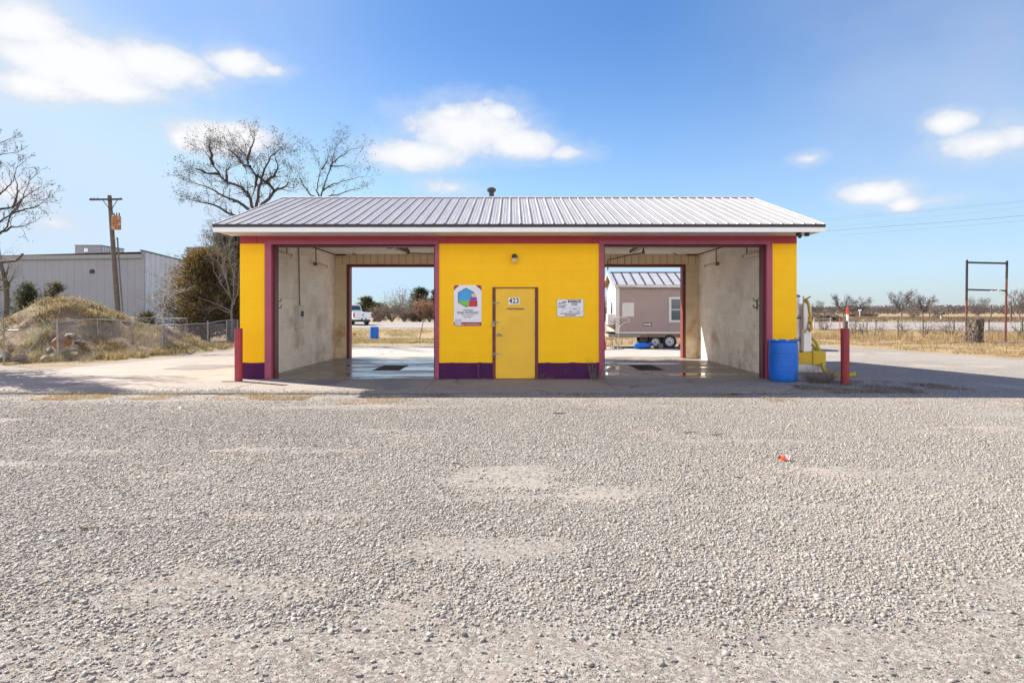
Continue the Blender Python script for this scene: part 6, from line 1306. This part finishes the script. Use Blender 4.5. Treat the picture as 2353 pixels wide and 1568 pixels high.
# tree line on the horizon: one wood that nobody could count
rs = np.random.RandomState(5); V = []; C = []
NC = 4200; cxs = rs.uniform(-520, 620, NC); cys = rs.uniform(210, 430, NC); n_in = 30
hh_ = 1.5 + 2.6 * vn(cxs*.03 + 50, cys*.02) + .8 * rs.rand(NC)
keep = vn(cxs*.02 + 9, cys*.011 + 3) > .12; cxs, cys, hh_ = cxs[keep], cys[keep], hh_[keep]; NC = len(cxs)
px_ = np.repeat(cxs, n_in) + rs.normal(0, 1.5, NC*n_in); py_ = np.repeat(cys, n_in) + rs.normal(0, 1.5, NC*n_in); pz_ = np.repeat(hh_, n_in) * np.sqrt(rs.rand(NC*n_in)) * .95
s_ = rs.uniform(.18, .55, NC*n_in); ang_ = rs.uniform(-1.2, 1.2, NC*n_in)
c0 = np.stack([px_, py_, pz_ + .1], -1); up = np.stack([np.sin(ang_), rs.normal(0, .3, len(px_)), np.cos(ang_)], -1) * s_[:, None]*1.5; sd = np.stack([np.cos(ang_), rs.normal(0, .3, len(px_)), -np.sin(ang_)], -1) * s_[:, None]*.55
V = np.stack([c0 - sd, c0 + sd, c0 + up], 1).reshape(-1, 3)
tl = npmesh('far_tree_line', V, np.arange(len(V)).reshape(-1, 3), attr_mat('bare_winter_wood', (.085, .07, .07), (.135, .105, .10), (.20, .155, .14)), {'col': np.repeat(rs.rand(NC*n_in)*.6 + .4*np.repeat(rs.rand(NC), n_in), 3)})
tag(tl, 'brown winter tree line along the whole horizon', 'woods', kind='stuff')
# overhead wires
t_ = thing('power_line', 'thin overhead wires slanting down across the sky above the empty sign frame', 'power line', (40, 48, 9))
def wire(x0, y0, x1, y1, D0, mt=m_dcond, r=.011):
    h = CH + (HY - y1) * D0 / F; D2 = (h - CH) * F / (HY - y0); a = P(x1, y1, D0); b_ = P(x0, y0, D2); dv = b_ - a; q = MB(); q.tube([a - dv*.35, a + Vector((0, 0, 0)), a + dv*.5 - Vector((0, 0, .03)), b_, b_ + dv*1.2 + Vector((0, 0, .0))], r, 5); q.build('wire', mt, t_)
m_wire = M('grey_wire', (.16, .17, .19), (.13, .14, .16), 3, .6)
wire(2001, 522.7, 2352, 495.3, 50, r=.010); wire(2103, 483.7, 2352, 460.8, 60, m_wire, .007); wire(2103, 487.7, 2352, 463.6, 60, m_wire, .007); wire(2120, 500, 2352, 475.6, 58, m_wire, .006); wire(2138, 524, 2352, 506.6, 52, m_wire, .007)

# ---------------------------------------------------------------- gravel stones and litter on the lot
def stones():
    r = np.random.RandomState(12); tmpl = []
    for k in range(8):
        c = np.array([(x, y, z) for z in (-1, 1) for y in (-1, 1) for x in (-1, 1)], float); c *= r.uniform(.55, 1.0, (8, 1)); c += r.uniform(-.18, .18, (8, 3)); c *= np.array([1, r.uniform(.6, .95), r.uniform(.38, .6)]); tmpl.append(c)
    fc = np.array([(0, 2, 3, 1), (4, 5, 7, 6), (0, 1, 5, 4), (2, 6, 7, 3), (0, 4, 6, 2), (1, 3, 7, 5)])
    n = 1050000; D = 1.6 + (11.4 - 1.6) * r.uniform(0, 1, n) ** 1.25; u = r.uniform(-1, 1, n); hw = D * .875 + 3.2; x = u * 13.2; kw = (np.abs(x) < hw) & (r.uniform(0, 1, n) < np.clip((hw - np.abs(x)) / 1.6, 0, 1)); x = x[kw]; D = D[kw]; n = len(x)
    keepn = r.uniform(0, 1, n) < np.clip(D / 4.0, .8, 1.0); x = x[keepn]; D = D[keepn]; n = len(x)
    def bare(x, y):      # wheel-swept bare patches
        m = (fbm(x*.55 + 11, y*1.5 + 3, 1.0) - .61) * 7
        for (px, py, a, b_) in ((900, 1400, 150, 60), (160, 1500, 230, 40), (480, 1450, 160, 22), (1000, 1370, 90, 30), (1900, 1470, 260, 28), (1750, 1540, 160, 25), (250, 1035, 150, 12), (620, 1030, 140, 8), (2200, 1450, 130, 22), (1240, 1440, 120, 18), (560, 1034, 430, 7), (1750, 1012, 380, 6), (700, 1180, 500, 9), (1900, 1160, 420, 8), (400, 1330, 380, 12), (1500, 1500, 300, 20)):
            Dc = CH*F/(py - HY); X = (px - CX)*Dc/F; ax = a*Dc/F; ay = b_*Dc*Dc/(CH*F); m = np.maximum(m, 1.15 - np.hypot((x - X)/ax, (y - Dc)/ay) + (fbm(x*3, y*3) - .5)*1.4)
        return np.clip(m, 0, 1)
    bb_ = bare(x, D); fade = np.clip((11.4 - D) / 2.6, 0, 1)
    near = np.clip((3.2 - D) / .35, 0, 1) * np.clip((fbm(x*1.1 + 4, D*2.2, 1.0) - .36) * 5, 0, .88)
    k = r.uniform(0, 1, n) < (1 - .90*bb_) * (1 - near) * fade * (.55 + .45*(D/5 > .6)); x = x[k]; D = D[k]; bb_ = bb_[k]
    m_ = 60000; ex = r.uniform(-11, 8, m_); eD = 11.3 + r.exponential(.16, m_) + (fbm(ex*1.3, ex*0 + 2) - .5)*.5; kk_ = eD < 12.6; x = np.concatenate([x, ex[kk_]]); D = np.concatenate([D, eD[kk_]]); n = len(x)
    m2 = 90000; fD = 2.35 + 2.6*r.uniform(0, 1, m2); x = np.concatenate([x, r.uniform(-.875, .875, m2)*fD]); D = np.concatenate([D, fD]); n = len(x)
    s = np.exp(r.normal(0, .42, n)) * .0060; s = np.clip(s, .0028, .019); s[-m2:] = r.uniform(.0012, .0030, m2)
    a = r.uniform(0, 6.283, n); t = r.normal(0, .28, n); t2 = r.normal(0, .28, n); ca, sa, ct, st, c2, s2 = np.cos(a), np.sin(a), np.cos(t), np.sin(t), np.cos(t2), np.sin(t2)
    Rm = np.empty((n, 3, 3)); Rm[:, 0] = np.stack([ca*c2 - sa*st*s2, -sa*ct, ca*s2 + sa*st*c2], -1); Rm[:, 1] = np.stack([sa*c2 + ca*st*s2, ca*ct, sa*s2 - ca*st*c2], -1); Rm[:, 2] = np.stack([-ct*s2, st, ct*c2], -1)
    T = np.stack(tmpl)[r.randint(0, 8, n)] * s[:, None, None]; V = np.einsum('nij,nkj->nki', Rm, T); z = np.where((D > 11.44) & (x < 5.4), .024, (fbm(x, D, .35) - .5)*.02)
    V += np.stack([x, D, z + s*.05 + r.uniform(0, .003, n)], -1)[:, None, :]
    Fc = (np.arange(n)[:, None, None]*8 + fc[None]).reshape(-1, 4); col = np.clip(r.beta(2.2, 1.6, n), 0, 1)
    return npmesh('gravel', V.reshape(-1, 3), Fc, m_stone, {'col': np.repeat(col, 8)})
m_stone = attr_mat('crushed_limestone', (.19, .172, .15), (.295, .272, .24), (.40, .375, .335), rough=.9, trans=0)
tag(stones(), 'loose crushed limestone gravel covering the foreground lot', 'gravel', kind='stuff')
# darker loose stones
rng = random.Random(3)
mb = MB()
for k in range(300):
    D = 2.45 + 1.1*rng.random()**1.4 if k < 230 else rng.uniform(3, 9); x = rng.uniform(-.85, .85)*D; s_ = rng.uniform(.006, .014)
    pts = [Vector((rng.uniform(-1, 1), rng.uniform(-1, 1), rng.uniform(-1, 1))).normalized()*s_*rng.uniform(.7, 1.1) for _ in range(1)]
    c_ = Vector((x, D, float((fbm(x, D, .35) - .5)*.02) + s_*.5)); q0 = [Vector((a, b_, c))*s_*rng.uniform(.6, 1.05) for a in (-1, 1) for b_ in (-.8, .8) for c in (-.6, .6)]
    mb.add([c_ + v_ - Vector((0, 0, s_*.35)) for v_ in q0], [(0, 1, 3, 2), (4, 6, 7, 5), (0, 4, 5, 1), (2, 3, 7, 6), (0, 2, 6, 4), (1, 5, 7, 3)])
tag(mb.build('dark_gravel', M('dark_grey_stone', (.15, .14, .14), (.24, .215, .195), 30, .85), recalc=True), 'larger dark grey stones strewn over the bare dirt nearest the camera', 'gravel', kind='stuff')
# litter, sticks
Dt = CH*F/(1057 - HY); c_ = Vector((S(1803, Dt), Dt, .0)); t_ = thing('crumpled_wrapper', 'crumpled orange and white wrapper lying on the gravel', 'litter', c_)
def crumple(dx, w, h, seed, mt, nm):
    r = random.Random(seed); q = MB(); V = []; nx_, ny_ = 7, 5
    for j in range(ny_):
        for i in range(nx_): V.append((c_.x + dx + w*(i/(nx_-1) - .5) + r.uniform(-.006, .006), c_.y + .07*(j/(ny_-1) - .5) + r.uniform(-.006, .006), .008 + h*math.sin(math.pi*j/(ny_-1))*r.uniform(.35, 1) + r.uniform(0, .008)))
    q.add(V, [(j*nx_+i, j*nx_+i+1, (j+1)*nx_+i+1, (j+1)*nx_+i) for j in range(ny_-1) for i in range(nx_-1)]); return q.build(nm, mt, t_, recalc=False)
crumple(-.028, .06, .045, 1, M('orange_foil', (.80, .10, .02), (.72, .10, .03), 30, .35), 'orange_part'); crumple(.028, .06, .05, 2, M('pinkish_white_paper', (.72, .60, .58), (.75, .35, .30), 40, .5), 'white_part')
def stick(label, px, py, L, r_, az, seed):
    D = CH*F/(py - HY); r = random.Random(seed); x = S(px, D); q = MB(); pts = [Vector((x + math.cos(az)*L*(k/5 - .5) + r.gauss(0, .004), D + math.sin(az)*L*(k/5 - .5) + r.gauss(0, .004), .014 + r.uniform(0, .006))) for k in range(6)]; q.tube(pts, [r_*.6, r_, r_, r_*.9, r_*.8, r_*.4], 6)
    tag(q.build('dry_stick', m_cond), label, 'stick', 'twigs lying on the gravel')
stick('short brown stick lying alone at the left of the gravel lot', 203, 1216, .155, .006, .0, 1); stick('dark twig on the gravel out in front of the small rinse sign', 1284, 951, .22, .008, -.1, 2); stick('bent twig on the gravel before the right bay', 1648, 1000, .2, .006, .5, 3); stick('straw coloured twig left of the orange wrapper', 1585, 995, .2, .006, .3, 4); stick('tiny dark twig below and left of the orange wrapper', 1698, 1100, .07, .006, .1, 5); stick('tiny dark twig centred on the gravel lot', 1047, 1067, .08, .007, .1, 6)
